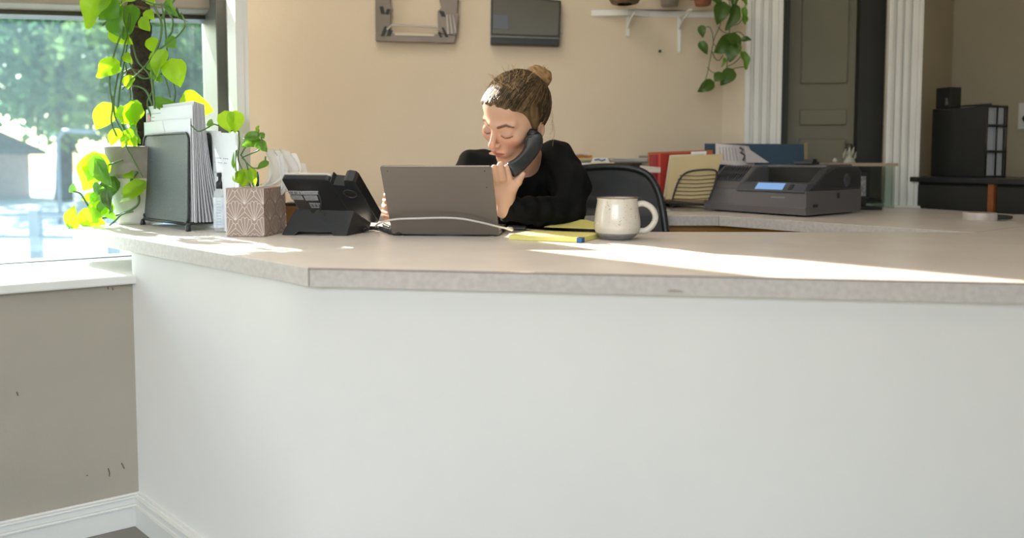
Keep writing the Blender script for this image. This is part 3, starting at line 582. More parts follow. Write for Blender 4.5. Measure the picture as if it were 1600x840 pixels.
# ------------------------------------------------------------------ file holder with letters
mesh_m = bpy.data.materials.new('perforated_steel'); mesh_m.use_nodes = True; MATS['perforated_steel'] = mesh_m
nt = mesh_m.node_tree; nn = nt.nodes; bs_ = nn['Principled BSDF']; bs_.inputs['Base Color'].default_value = (.075, .078, .09, 1); bs_.inputs['Roughness'].default_value = .5
tcn = nn.new('ShaderNodeTexCoord'); vo = nn.new('ShaderNodeTexVoronoi'); vo.inputs['Scale'].default_value = 700; mt = nn.new('ShaderNodeMath'); mt.operation = 'GREATER_THAN'; mt.inputs[1].default_value = .20
nt.links.new(tcn.outputs['Object'], vo.inputs['Vector']); nt.links.new(vo.outputs['Distance'], mt.inputs[0]); tpn = nn.new('ShaderNodeBsdfTransparent'); mxn = nn.new('ShaderNodeMixShader')
nt.links.new(mt.outputs[0], mxn.inputs[0]); nt.links.new(tpn.outputs[0], mxn.inputs[1]); nt.links.new(bs_.outputs[0], mxn.inputs[2]); nt.links.new(mxn.outputs[0], nn['Material Output'].inputs[0])
fL, fR = G(221, 351), G(295, 361)
fh = thing('file_holder', 'black wire mesh letter holder with two upright panels', 'file holder', (fL+fR)/2)
A = D(225, 344, fL.y); B_ = D(294, 347, fR.y); AT = D(219, 212, fL.y); BT = D(282, 211, fR.y)
fx = (B_-A); fx.z = 0; FWd = fx.length; fx.normalize(); fn = V((fx.y, -fx.x, 0)); fn = fn if fn.y < 0 else -fn
hz_ = D(258, 211, (fL.y+fR.y)/2).z-HC-.015
def panel(parent, c, name, lean=0.0):
    up = (ZU+fn*lean).normalized(); pts = []
    for (x, y) in rrect(FWd+.002, hz_, .022, 6): pts.append(c+fx*x+up*(y+hz_/2))
    f = MB(); f.tube(pts+[pts[0]], .0035, 8, caps=False); o = obj(name, f, M_wire, parent)
    g_ = MB(); n_ = len(pts); g_.add(pts, [tuple(range(n_))]); obj('mesh_screen', g_, mesh_m, o); return o
cF = (A+B_)/2; cF.z = HC+.018
panel(fh, cF, 'front_panel', -.03)
cK = D(314, 300, 1.93); cK = V((cF.x, cF.y, cF.z))-fn*.062+fx*.012
panel(fh, cK, 'rear_panel', .0)
b = MB()
for s_ in (-1, 1):
    e = cF+fx*(s_*(FWd/2+.004))+fn*.002
    b.tube([V((e.x, e.y, HC+.004)), V((e.x, e.y, HC+.016)), e+V((0, 0, .002))-fn*.008, e-fn*.12, V((e.x, e.y, HC+.016))-fn*.128, V((e.x, e.y, HC+.004))-fn*.13], .004, 8)
b.tube([cF+fx*(-FWd/2-.004), cF+fx*(FWd/2+.004)], .004, 8)
obj('base_frame', b, M_wire, fh)
for s_ in (-1, 1):
    for o_ in (0.002, -.13):
        e = cF+fx*(s_*(FWd/2+.004))+fn*o_; b = MB(); b.lathe([(.006, 0), (.0068, .003), (.006, .016), (.004, .018)], (e.x, e.y, HC), 12); obj('foot', b, M_blk, fh)
b = MB(); b.slab([cF+fx*(-FWd/2), cF+fx*(FWd/2), cF+fx*(FWd/2)-fn*.125, cF+fx*(-FWd/2)-fn*.125], (0, 0, 1), .0015); obj('bottom_mesh', b, M_wire, fh)
def sheet(name, c, w, h, t, m, lean=0.0, roll=0.0, bend=0.0):   # standing paper, c bottom centre
    b = MB(); up = (ZU+fn*lean+fx*roll).normalized()
    def f(u, v):
        return c+fx*((u-.5)*w)+up*(v*h)+fn*(bend*math.sin(v*math.pi/2)**2)
    b.grid(f, 1, 8); return b
topw = D(219, 166, fL.y).z
# front stack
papers = [(-.010, .142, .150, .00, 'folded white letter in the front of the holder with a crossed flap', 0),
          (-.014, .142, .172, .00, 'white envelope with a blue and red stamp standing in the wire holder', 0)]
for i, (o_, w, h, le, lab, _) in enumerate(papers):
    t = thing('envelope', lab, 'envelope', cF+fn*o_+V((0, 0, .004)), 'letters in the wire holder'); del t['group']
    hh = (D(258, 188 if i == 0 else 167, cF.y).z-cF.z-.004)
    c = cF+fn*o_+V((0, 0, .004))+fx*.006
    if i == 0: c = c-fx*.006
    obj('paper', sheet('p', c, FWd+.010, hh, 0, M_paper), M_paper, t, thick=.0008)
    q = MB(); up = ZU
    if i == 1:
        q.slab([c+fx*(-FWd*.5+.004)+up*(hh-.010)+fn*.0012, c+fx*(-FWd*.5+.026)+up*(hh-.010)+fn*.0012, c+fx*(-FWd*.5+.026)+up*(hh-.040)+fn*.0012, c+fx*(-FWd*.5+.004)+up*(hh-.040)+fn*.0012], fn, .0002)
        obj('stamp', q, mat('blue_stamp', (.06, .16, .42), .5, var=.2, vscale=90), t)['label'] = 'blue postage stamp with a red emblem'
        q = MB(); e = c+fx*(-FWd*.5+.016)+up*(hh-.026)+fn*.0016
        q.add([e+fx*(.008*math.cos(a)*(1+.3*math.sin(3*a)))+up*(.013*math.sin(a)) for a in [k*math.pi/8 for k in range(16)]], [tuple(range(16))]); obj('stamp_emblem', q, mat('red_print', (.75, .10, .07), .5), t)
        q = MB()
        for k, (l0, l1) in enumerate(((.032, .095), (.032, .055), (.032, .050))):
            z_ = hh-.014-k*.010; q.strip([c+fx*(-FWd*.5+l0)+up*z_, c+fx*(-FWd*.5+l1)+up*z_], .0016, fn, .0013)
        obj('address_lines', q, M_ink2, t)
    else:
        q.strip([c+fx*(-.022)+up*hh, c+fx*(-.006)+up*(hh-.034)], .0012, fn, .0010); obj('flap_crease', q, M_ink2, t)
grp = 'loose letters fanned in the wire holder'
for k in range(9):
    o_ = -.018-k*.0028; sp_ = k*.0045
    hh = topw-cF.z-.004-.001*k
    c = cF+fn*(o_)+fx*(.008+.0012*k)+V((0, 0, .004))
    b = MB()
    def f(u, v, c=c, hh=hh, k=k): return c+fx*((u-.5)*(FWd+.006))+ZU*(v*hh)-fn*(.040*(k/8)*(1-v)**2)+fx*(.020*(k/8)*(1-v)**2)
    b.grid(f, 1, 10)
    tag(obj('letter', b, mat('greyed_paper%d' % (k % 3), (.72-.08*(k % 3), .71-.08*(k % 3), .72-.07*(k % 3)), .7, var=.04), thick=.0009), 'white letter standing edge-on in the thick stack behind the stamped envelope', 'letter', grp)
# papers behind the rear panel
for i, (xl, dl_, xr, dr, pt_, lab) in enumerate(((300, 1.905, 346, 1.80, 203, 'grey-edged sheet standing directly behind the rear mesh panel'), (322, 1.87, 369, 1.695, 206, 'tall typed document sheet leaning right behind the letter holder'))):
    a0 = D(xl, 300, dl_); a1 = D(xr-4, 340, dr); a0.z = a1.z = HC+.003; b0 = D(xl, pt_, dl_); b1 = D(xr, pt_+2, dr)
    t = thing('document', lab, 'document', a0.lerp(a1, .5))
    dn = (a1-a0).cross(ZU).normalized(); dn = dn if dn.y < 0 else -dn
    def f(u, v): return a0.lerp(a1, u).lerp(b0.lerp(b1, u), v)+dn*(.008*math.sin(u*3)*v)
    b = MB(); b.grid(f, 6, 8); obj('paper', b, M_paper, t, thick=.0009)
    if i == 1:
        q = MB()
        for k in range(3):
            u0, u1, v = .38, (.84, .80, .62)[k], .74-.045*k-(.06 if k == 2 else 0); nseg = 9
            for s_ in range(nseg):
                if (s_*7+k*3) % 5 == 0: continue
                a, c2 = u0+(u1-u0)*s_/nseg, u0+(u1-u0)*(s_+.7)/nseg; q.strip([f(a, v), f(c2, v)], .0026, dn, .0012)
        obj('typed_lines', q, M_ink2, t)
# ------------------------------------------------------------------ things on the reception counter
def plane_px(px, py, P, n):
    r = V(ray(px, py)); o = V((0, 0, CAMZ)); return o+r*((V(P)-o).dot(n)/r.dot(n))
# tissue box
tb0, tb1 = G(354, 369.3), G(413, 370.2)
bx = (tb1-tb0).normalized(); by = V((-bx.y, bx.x, 0)); BW = (tb1-tb0).length; BDp = .125; BH = D(352, 293.5, tb0.y).z-HC
by = (by*.995+bx*-.04).normalized()
tb = thing('tissue_box', 'square taupe tissue box printed with white scallop fan lines', 'tissue box', (tb0+tb1)/2)
M_taupe = mat('taupe_card', (.37, .27, .225), .55, var=.05, vscale=10)
b = MB(); C4 = [tb0, tb1, tb1+by*BDp, tb0+by*BDp]
b.prism([(p.x, p.y) for p in C4], HC+.0005, HC+BH); obj('box', b, M_taupe, tb, bevel=.0015)
M_line = mat('white_print', (.80, .72, .66), .5, var=.03)
def fans(orig, ux, w, nrm, name):
    b = MB(); r = w/4; rows = 3; hr = BH/rows
    def pt(x, z): return orig+ux*x+ZU*z
    def add(pts):
        cl = [p for p in pts if -0.0003 <= p[0] <= w+.0003 and 0.001 <= p[1] <= BH]
        if len(cl) > 1: b.strip([pt(*p) for p in cl], .0011, nrm, .0009)
    for j in range(-1, rows+1):
        for i in range(-1, 4):
            cx = (i+(.5 if j % 2 else 0))*2*r; z0 = j*hr
            for k in range(-3, 4):
                a = k*.36; L = hr*1.12
                add([(cx+math.sin(a)*L*t*.62, z0+math.cos(a)*L*t) for t in [q/8 for q in range(0, 9)]])
            for k in range(-3, 3):
                a0 = k*.36; am = (k+.5)*.36; a1 = a0+.36; L = hr*1.12
                add([(cx+math.sin(a0+(a1-a0)*t)*L*(1+.10*math.sin(t*math.pi))*.62, z0+math.cos(a0+(a1-a0)*t)*L*(1+.10*math.sin(t*math.pi))) for t in [q/4 for q in range(5)]])
    obj(name, b, M_line, tb)
fans(tb0+V((0, 0, HC*0+.0)), bx, BW, V((bx.y, -bx.x, 0)), 'printed_pattern')
fans(tb1+V((0, 0, 0)), by, BDp, V((by.y, -by.x, 0)), 'printed_pattern')
b = MB(); tc_ = (C4[0]+C4[2])/2; e = [tc_+bx*(.03*math.cos(a))+by*(.042*math.sin(a)) for a in [k*math.pi/10 for k in range(20)]]
b.slab([V((p.x, p.y, HC+BH+.0004)) for p in e], (0, 0, 1), .0003); obj('opening', b, mat('clear_film', (.55, .50, .46), .25, var=.05), tb)
M_tis = mat('thin_white_tissue', (.93, .93, .93), .8, var=.02, trans=((.9, .9, .9), .55))
def tissue(pts0, pts1, dep, amp, fr_, label):
    b = MB()
    A0 = smooth_path([D(x, y, d) for x, y, d in pts0], 5); A1 = smooth_path([D(x, y, d) for x, y, d in pts1], 5); n = min(len(A0), len(A1))-1
    def f(u, v):
        i = min(int(u*n), n-1); t = u*n-i; p = A0[i].lerp(A0[i+1], t).lerp(A1[i].lerp(A1[i+1], t), v)
        return p+V((.3, 1, .1))*amp*math.sin(v*fr_+u*5)*(u*(1.2-u)+.1)+V((1, 0, .4))*.004*math.sin(v*fr_*1.9+u*9)*u
    b.grid(f, 18, 22); return b
dd = tc_.y
t1 = thing('tissue', 'crumpled white tissue pulled up from the patterned box, glowing in the sun', 'tissue', V((tc_.x, tc_.y, HC+BH)))
obj('sheet', tissue([(398, 294, dd), (415, 282, dd), (420, 258, dd+.02), (413, 232, dd+.03)], [(408, 294, dd+.02), (440, 286, dd+.04), (472, 268, dd+.06), (462, 240, dd+.07)], 0, .012, 13, ''), M_tis, t1)
obj('sheet', tissue([(402, 295, dd+.02), (436, 288, dd+.05), (446, 255, dd+.06), (436, 229, dd+.06)], [(404, 295, dd+.03), (450, 300, dd+.07), (484, 300, dd+.09), (480, 262, dd+.09)], 0, .014, 11, ''), M_tis, t1)
obj('sheet', tissue([(396, 294, dd), (424, 300, dd+.02), (440, 290, dd+.03), (432, 244, dd+.03)], [(398, 294, dd), (420, 305, dd+.02), (447, 298, dd+.03), (440, 240, dd+.03)], 0, .004, 6, ''), M_tis, t1)
# hand sanitiser
sc_ = D(345, 300, 1.765); sc_.z = HC
sn = thing('pump_bottle', 'clear pump bottle with black dispenser squeezed behind the tissue box', 'bottle', sc_)
M_gel = mat('clear_gel_plastic', (.78, .82, .82), .12, var=.03, alpha=.35)
b = MB(); b.lathe([(.001, .0005), (.0165, .0005), (.0185, .003), (.0185, .096), (.016, .106), (.010, .112), (.009, .118)], sc_, 28, caps=False); obj('bottle', b, M_gel, sn)
b = MB(); b.lathe([(.0188, .012), (.0188, .090)], sc_, 28, caps=False); obj('label', b, mat('pale_label', (.72, .76, .80), .5, col2=(.55, .62, .70), vscale=55), sn)
b = MB()
for k in range(9):
    zz = HC+.02+k*.0075; b.tube([sc_*1+V((-.012+.001*(k % 3), -.0146, zz-HC)), sc_+V((-.002, -.0188, zz-HC)), sc_+V((.006, -.0180, zz-HC))], .0006, 4)
obj('label_print', b, M_ink2, sn)
b = MB(); b.lathe([(.0115, .112), (.0115, .128), (.008, .131), (.006, .134), (.006, .142), (.009, .144), (.009, .152), (.001, .153)], sc_, 20); b.tube([sc_+V((0, 0, .149)), sc_+V((.014, -.006, .150)), sc_+V((.024, -.010, .147)), sc_+V((.026, -.011, .142))], .0035, 8); obj('pump', b, M_blk, sn)
# small wooden organiser behind the phone
wo = thing('wooden_caddy', 'little wooden caddy with a black lid behind the desk phone', 'caddy', G(450, 353))
c = G(451, 352); b = MB(); b.box(c+V((.012, .03, .028)), (.045, .05, .054)); obj('body', b, mat('dark_walnut', (.22, .11, .04), .5, var=.2, vscale=30), wo, bevel=.002)
b = MB(); b.box(c+V((.012, .03, .060)), (.05, .055, .009)); obj('lid', b, M_blk, wo, bevel=.002)
# desk phone seen from behind
TLp, TRp, BRp = D(439, 280, 1.700), D(554, 281, 1.655), D(586, 353, 1.80)
BRp.z = HC+.020
pu = (TRp-TLp); pvv = (BRp-TRp); pw, plen = pu.length, pvv.length; pu.normalize(); pvv = (pvv-pu*pvv.dot(pu)).normalized(); pn = pu.cross(pvv).normalized()
if pn.y > 0: pn = -pn          # underside, faces the camera
dp = thing('desk_phone', 'black desk phone on a wedge stand, seen from behind', 'telephone', (TLp+BRp)/2)
def pp(u, v, o=0): return TLp+pu*(u*pw)+pvv*(v*plen)+pn*o
M_ph = mat('satin_charcoal_plastic', (.022, .025, .028), .30, var=.1, bump=.02, bscale=250)
b = MB(); b.slab([pp(*p) for p in [(0, .02), (.02, 0), (.60, 0), (.645, .03), (.665, .09), (.70, .5), (.70, .97), (-.08, .97), (-.10, .95)]], -pn, .015); obj('display_housing', b, M_ph, dp, bevel=.004, seg=3)
b = MB(); b.slab([pp(u, v, -.015) for u, v in [(0, .02), (.02, -.008), (.60, -.008), (.65, .02), (.66, .09), (.66, .5), (.0, .5)]], -pn, .006); obj('bezel', b, mat('pale_bezel_rim', (.62, .58, .50), .3, var=.03), dp, bevel=.002)
b = MB(); b.slab([pp(u, v, .003) for u, v in [(.655, .03), (.67, .02), (.69, .085), (.83, .105), (.855, 0.0), (.90, -.02), (.98, 0), (1, .05), (1, .95), (.98, .98), (.66, .98)]], -pn, .032); obj('handset_cradle', b, M_ph, dp, bevel=.006, seg=3)
for (u, v, r) in ((.845, .27, .014), (.20, .06, .0022), (.55, .06, .0022), (.635, .33, .003)):
    b = MB(); b.add([pp(u, v, .0045 if u > .7 else .0008)+pu*(r*math.cos(a))+pvv*(r*.8*math.sin(a)) for a in [k*math.pi/10 for k in range(20)]], [tuple(range(20))])
    obj('recess' if r > .005 else 'screw_hole', b, M_near, dp)
b = MB(); ee = [pp(.845, .27, .0045)+pu*(.017*math.cos(a))+pvv*(.015*math.sin(a)) for a in [k*math.pi/12 for k in range(25)]]; b.tube(ee, .0016, 6, caps=False); obj('recess_rim', b, M_blks, dp)
M_stk = mat('white_sticker', (.66, .67, .68), .35, col2=(.42, .43, .44), vscale=300)
P0s = pp(0, 0, .0012)
for i, q in enumerate(([(449, 297.5), (471, 298.2), (473, 303.7), (452, 303.2)], [(471.5, 298.2), (497, 298), (499, 303.7), (473.5, 303.7)], [(452.5, 304.8), (471, 305), (475, 312), (456, 311.6)], [(474, 305), (495, 305), (498, 313), (478, 313)], [(482.5, 316.5), (500.5, 317), (499, 325), (487, 324.5)])):
    b = MB(); b.slab([plane_px(x, y, P0s, pn) for x, y in q], pn, .0003); o = obj('sticker', b, M_stk if i != 1 else mat('plain_sticker', (.60, .62, .66), .35, var=.05), dp)
    s_ = MB()
    def Q(u, v): return V((q[0][0]+(q[1][0]-q[0][0])*u+(q[3][0]-q[0][0])*v, q[0][1]+(q[1][1]-q[0][1])*u+(q[3][1]-q[0][1])*v, 0))
    if i in (0, 4):
        for k in range(9):
            if k % 4 != 3: s_.strip([plane_px(*Q(.10+k*.09, .25)[:2], P0s, pn)+pn*.0006, plane_px(*Q(.10+k*.09, .78)[:2], P0s, pn)+pn*.0006], .0022 if k % 3 else .0012, pn)
    else:
        for k in range(2 if i == 1 else 4):
            v_ = (.35, .6)[k] if i == 1 else .2+.2*k
            s_.strip([plane_px(*Q(.10, v_)[:2], P0s, pn)+pn*.0006, plane_px(*Q(.85-.15*(k % 2), v_)[:2], P0s, pn)+pn*.0006], .0007, pn)
    obj('sticker_print', s_, M_ink, o)
# stand
sP = (G(445, 367.5)+G(545, 368.5))/2; sd = (G(545, 368.5)-G(445, 367.5)).normalized(); sn_ = V((sd.y, -sd.x, 0)); sn_ = (sn_+V((0, 0, -.35))).normalized() if sn_.y < 0 else (-sn_+V((0, 0, -.35))).normalized()
sn_ = (V((sn_.x, sn_.y, 0)).normalized()+V((0, 0, .45))).normalized()
poly = [(440, 366.5), (461, 326), (483, 326.5), (489, 334), (495, 327), (554, 329), (540, 369), (521, 369), (517, 362.5), (466, 361.5), (459, 368), (443, 368)]
b = MB(); b.slab([plane_px(x, y, sP, sn_) for x, y in poly], -sn_, .035)
b.v = [(x, y, max(z, HC+.0005)) for x, y, z in b.v]
obj('stand', b, M_blk, dp, bevel=.0015)
b = MB(); b.strip([plane_px(x, y, sP, sn_) for x, y in [(500, 339), (520, 345), (540, 348), (545, 352)]], .0012, sn_, .0006); b.strip([plane_px(x, y, sP, sn_) for x, y in [(504, 343), (524, 349), (540, 353)]], .0012, sn_, .0006); obj('cable_groove', b, M_near, dp)
b = MB(); q0_, q1_ = plane_px(553, 330, sP, sn_), plane_px(541, 368, sP, sn_)
b.slab([q0_, q1_, V((q1_.x+.02, q1_.y+.10, HC+.001)), V((BRp.x-.012, BRp.y-.03, HC+.001)), V((BRp.x-.004, BRp.y-.03, HC+.022))], (-1, 0, 0), .008); b.v = [(x, y, max(z, HC+.0005)) for x, y, z in b.v]
obj('stand_side', b, M_blk, dp)
b = MB(); b.tube(smooth_path([D(497, 300, 1.672), D(502, 316, 1.670), D(500, 330, 1.676), D(507, 336, 1.672)], 5), .0016, 6); obj('line_cord', b, M_blk, dp)
# coiled cord
cp = smooth_path([V((BRp.x-.01, BRp.y-.07, HC+.008)), G(575, 360)+ZU*.006, G(592, 360)+ZU*.006, G(604, 364)+ZU*.006, G(615, 367)+ZU*.006, G(627, 367.5)+ZU*.006, G(628, 362)+ZU*.006, G(612, 360)+ZU*.006, G(600, 355)+ZU*.006], 24)
b = MB(); hp = []; turns = 0.0
for i in range(len(cp)*3-2):
    k = i/3; j = min(int(k), len(cp)-2); t = k-j; p = cp[j].lerp(cp[j+1], t); d = (cp[j+1]-cp[j]).normalized(); a = d.cross(ZU).normalized(); u = a.cross(d)
    turns += 0.80; hp.append(p+(a*math.cos(turns)+u*math.sin(turns))*.0052)
hp = [V((p.x, p.y, max(p.z, HC+.0018))) for p in hp]
b.tube(hp, .0016, 5); tag(obj('coiled_cord', b, M_blks), 'coiled black handset cord lying on the counter beside the phone', 'cord')
# laptop
lA, lB = G(617, 368), G(776, 369.5); lx = (lB-lA).normalized(); lz = V((-lx.y, lx.x, 0)); LW = (lB-lA).length; LH = .175
lt = thing('laptop', 'open dark grey laptop with its lid back towards the room', 'laptop', (lA+lB)/2)
M_lid = mat('brushed_grey_lid', (.23, .205, .18), .33, metal=.75, var=.05, vscale=3, bump=.01, bscale=400)
ltop = D(680, 254, lA.y-.05).z; lup = V((0, 0, ltop-HC-.012))-lz*(.058)-lx*.013; LH = lup.length; lup.normalize(); ln = lx.cross(lup).normalized(); ln = ln if ln.y < 0 else -ln
def lp_(x, y, o=0): return (lA+lB)/2+ZU*.004+lx*x+lup*y+ln*o
b = MB(); b.slab([lp_(x, y+LH/2) for x, y in rrect(LW+.014, LH, .006, 4)], -ln, .006); obj('lid', b, M_lid, lt, bevel=.001)
b = MB(); b.slab([lp_(x, y+LH/2, -.0061) for x, y in rrect(LW+.004, LH-.012, .002, 2)], -ln, .0012); obj('screen', b, mat('laptop_screen_glass', (.02, .022, .03), .1), lt)
b = MB()
for x, y in ((-.46, .93), (.46, .93), (.46, .70)): b.lathe([(.001, .0), (.0015, .0002), (.0015, .0004), (.001, .0005)], lp_(x*LW, y*LH, .0002), 8, Matrix.Rotation(math.pi/2, 4, 'X'))
obj('bumper_dot', b, M_near, lt)
b = MB(); b.tube([lp_(-LW*.42, -.004, -.004), lp_(LW*.42, -.004, -.004)], .005, 10); obj('hinge', b, M_blk, lt)
def lb_(x, y, z): return (lA+lB)/2+lx*x+lz*y+ZU*z
LD = .185
b = MB(); b.prism([lb_(x, y+LD/2+.008, 0) for x, y in rrect(LW+.012, LD, .01, 4)], HC+.002, HC+.013); obj('base', b, mat('dark_grey_laptop_base', (.09, .09, .095), .4, metal=.3), lt, bevel=.0015)
b = MB()
for r_ in range(5):
    for c_ in range(12): b.box(lb_(-LW*.44+c_*LW*.88/11, .05+r_*.018, .0137), (LW*.065, .014, .0014), basis(lx, lz, ZU))
o = obj('keyboard', b, M_blk, lt)
b = MB()
for k in range(3): b.box(lb_(LW/2+.0062, .028+k*.016, .0075), (.0006, .008, .004), basis(lx, lz, ZU))
obj('side_port', b, mat('bright_port', (.6, .6, .62), .25, metal=.8), lt)
# white power cable
b = MB(); b.tube(smooth_path([G(586, 357)+ZU*.004, D(590, 350, 1.70), D(602, 345.5, 1.655), D(622, 342, 1.633), D(655, 341, 1.628), D(690, 340, 1.625), D(720, 341.5, 1.622), D(750, 347, 1.622), D(775, 353, 1.635), D(793, 357, 1.665), D(799, 357.5, 1.68)], 8), .0024, 8)
cb = thing('charging_cable', 'pale cable arching in front of the laptop lid to its right side', 'cable', G(700, 366)); obj('cable', b, mat('pale_cable', (.62, .60, .57), .4, var=.05), cb)
b = MB(); b.tube([D(793, 357, 1.665), D(800, 358, 1.69)], [.0038, .0045], 8); obj('plug', b, mat('pale_cable', (.62, .60, .57), .4), cb)
b = MB(); pq = G(806, 362); b.box(pq+V((.003, .045, .006)), (.05, .03, .010), basis(lx, lz, ZU)); tag(obj('phone_handset_rest', b, M_blks, bevel=.003), 'flat black mobile phone lying at the right side of the laptop', 'phone'); 
bpy.data.objects['phone_handset_rest'].name = 'mobile_phone'
# notepads
M_yel = mat('yellow_legal_paper', (.80, .72, .22), .7, var=.04); M_ytop = mat('sunlit_pale_yellow_paper', (.82, .78, .45), .7, var=.03)
def pad(cs, z0, z1, name, lab, m, extra=None):
    t = thing('notepad', lab, 'notepad', (cs[0]+cs[2])/2)
    b = MB(); b.prism([(p.x, p.y) for p in cs], z0, z1); obj('pages', b, m, t, bevel=.0006); return t
z1 = HC+.0115
fl, frr, brr = G(795, 366.8, z1), G(908, 371.5, z1), G(938, 363.5, z1); bll = fl+(brr-frr)
npd = pad([fl, frr, brr, bll], HC+.0005, z1, 'n', 'yellow legal pad on the counter between laptop and mug', M_yel)
b = MB(); b.slab([V((p.x, p.y, z1)) for p in (frr-(frr-fl)*.06, frr+V((.0008, -.0008, 0)), frr+V((.0008, -.0008, 0))+(brr-frr)*.15, frr-(frr-fl)*.06+(brr-frr)*.15)], (0, 0, -1), .0118); b.v = [(x, y-.0006, max(z, HC+.0003)) for x, y, z in b.v]
obj('binding', b, mat('blue_binding', (.02, .10, .30), .5), npd)
ys = thing('loose_sheet', 'curling yellow sheet rising behind the legal pad', 'sheet', G(905, 360))
s0, s1, s2, s3 = G(850, 362.0), G(945, 366), G(950, 359), G(868, 357.5)
b = MB()
def f(u, v):
    p = s0.lerp(s1, u).lerp(s3.lerp(s2, u), v); p = V(p); p.z = HC+.0125+.013*math.exp(-((u-.52)/.26)**2)*(v**1.2)+.001*v; return p
b.grid(f, 14, 6); obj('paper', b, M_yel, ys, thick=.0008)
# mug
mc = D(964, 374, 1.60); mc.z = HC
mg = thing('coffee_mug', 'speckled cream stoneware mug with grey foot and round handle', 'mug', mc)
M_glz = bpy.data.materials.new('speckled_glaze'); M_glz.use_nodes = True; MATS['speckled_glaze'] = M_glz
nt = M_glz.node_tree; nn = nt.nodes; bs_ = nn['Principled BSDF']; bs_.inputs['Roughness'].default_value = .14; bs_.inputs['Coat Weight'].default_value = .4
tcn = nn.new('ShaderNodeTexCoord'); vo = nn.new('ShaderNodeTexVoronoi'); vo.inputs['Scale'].default_value = 210; vo.inputs['Randomness'].default_value = 1
cr = nn.new('ShaderNodeValToRGB'); cr.color_ramp.elements[0].position = .12; cr.color_ramp.elements[1].position = .20; cr.color_ramp.elements[0].color = (.10, .08, .06, 1); cr.color_ramp.elements[1].color = (.60, .56, .49, 1)
ns = nn.new('ShaderNodeTexNoise'); ns.inputs['Scale'].default_value = 60; ma = nn.new('ShaderNodeMath'); ma.operation = 'MULTIPLY_ADD'; ma.inputs[1].default_value = .6; ma.inputs[2].default_value = -.25
nt.links.new(tcn.outputs['Object'], vo.inputs['Vector']); nt.links.new(tcn.outputs['Object'], ns.inputs['Vector']); nt.links.new(ns.outputs[0], ma.inputs[0])
ad = nn.new('ShaderNodeMath'); ad.operation = 'ADD'; nt.links.new(vo.outputs['Distance'], ad.inputs[0]); nt.links.new(ma.outputs[0], ad.inputs[1]); nt.links.new(ad.outputs[0], cr.inputs[0]); nt.links.new(cr.outputs[0], bs_.inputs['Base Color'])
MHt = D(964, 308, 1.60).z-HC; k_ = 1.0
b = MB(); b.lathe([(.050, MHt*.16), (.0535, MHt*.24), (.0545, MHt*.34), (.0535, MHt*.5), (.051, MHt*.66), (.0482, MHt*.82), (.0470, MHt*.92), (.0482, MHt*.985), (.0478, MHt), (.0455, MHt*.985), (.0440, MHt*.9), (.047, MHt*.6), (.047, MHt*.2), (.02, MHt*.08), (.001, MHt*.08)], mc, 48, caps=False); obj('body', b, M_glz, mg)
b = MB(); b.lathe([(.001, .0005), (.0335, .0005), (.0345, .003), (.040, MHt*.06), (.0465, MHt*.12), (.0504, MHt*.165), (.0485, MHt*.17)], mc, 48, caps=False); obj('foot', b, mat('grey_raw_glaze', (.24, .235, .225), .35, var=.2, vscale=60), mg)
b = MB(); b.lathe([(.0484, MHt*.982), (.0483, MHt*1.002), (.0455, MHt*1.003), (.0450, MHt*.985)], mc, 48, caps=False); obj('rim', b, mat('brown_rim', (.17, .10, .07), .2), mg)
b = MB(); b.lathe([(.0448, MHt*.86), (.001, MHt*.86)], mc, 32, caps=False); obj('coffee', b, mat('coffee', (.03, .015, .008), .08), mg)
hd_ = V((.985, -.1, 0)).normalized(); hb = [(.044, MHt*.83), (.062, MHt*.85), (.080, MHt*.74), (.0885, MHt*.54), (.082, MHt*.34), (.066, MHt*.21), (.048, MHt*.20)]
b = MB(); b.tube(smooth_path([mc+hd_*x+ZU*z for x, z in hb], 6), .0062, 12, flat=1.15); obj('handle', b, M_glz, mg)
# ------------------------------------------------------------------ rear office: chair, trays, folders, printer, cabinet
ch = thing('office_chair', 'black mesh-backed office chair behind the seated woman', 'chair', (.22, 2.15, 0))
M_mesh = mat('black_mesh_fabric', (.025, .027, .030), .6, bump=.2, bscale=500, alpha=.90)
M_fab = mat('black_seat_fabric', (.02, .021, .024), .8, bump=.2, bscale=300)
cd = 2.28
TRk = smooth_path([(1040, 362), (1036, 330), (1028, 298), (1014, 274), (988, 262), (950, 259), (905, 262), (870, 266), (852, 280), (843, 310), (842, 345), (844, 365)] and [V((x, y, 0)) for x, y in [(1041, 366), (1036, 330), (1028, 298), (1013, 274), (988, 263), (950, 260), (905, 263), (872, 268), (855, 282), (846, 312), (842, 345), (843, 366)]], 4)
def cb_(p, o=0.0, sx=1.0):       # curved back: wings come forward
    x = (p.x-942)/100; return D(p.x, p.y, cd+o-.05*x*x-.0003*(330-p.y)*-1)
rim = [cb_(p) for p in TRk]
low = [V((rim[-1].x+.01, rim[-1].y, .50)), V((rim[0].x-.01, rim[0].y, .50))]
ring = rim+smooth_path([rim[-1], low[0]+V((.01, 0, 0.02)), low[0].lerp(low[1], .5)+V((0, .03, -.02)), low[1]+V((-.01, 0, .02)), rim[0]], 5)[1:]
b = MB(); b.tube(ring, .012, 8, caps=False); obj('back_frame', b, M_blk, ch)
b = MB(); cen = sum(ring, V((0, 0, 0)))/len(ring)+V((0, .05, 0)); rings = []
vs = []; R_ = len(ring)
for k in range(6):
    t = 1-(k/6)**1.0
    for p in ring: q = cen.lerp(p, t); q.y += .03*(1-t*t)*0; vs.append(q)
vs.append(cen)
b.add(vs, [(k*R_+i, k*R_+(i+1) % R_, (k+1)*R_+(i+1) % R_, (k+1)*R_+i) for k in range(5) for i in range(R_)]+[(5*R_+i, 5*R_+(i+1) % R_, 6*R_) for i in range(R_)], True)
obj('backrest_mesh', b, M_mesh, ch)
b = MB(); w_ = (rim[0].x-rim[-1].x)
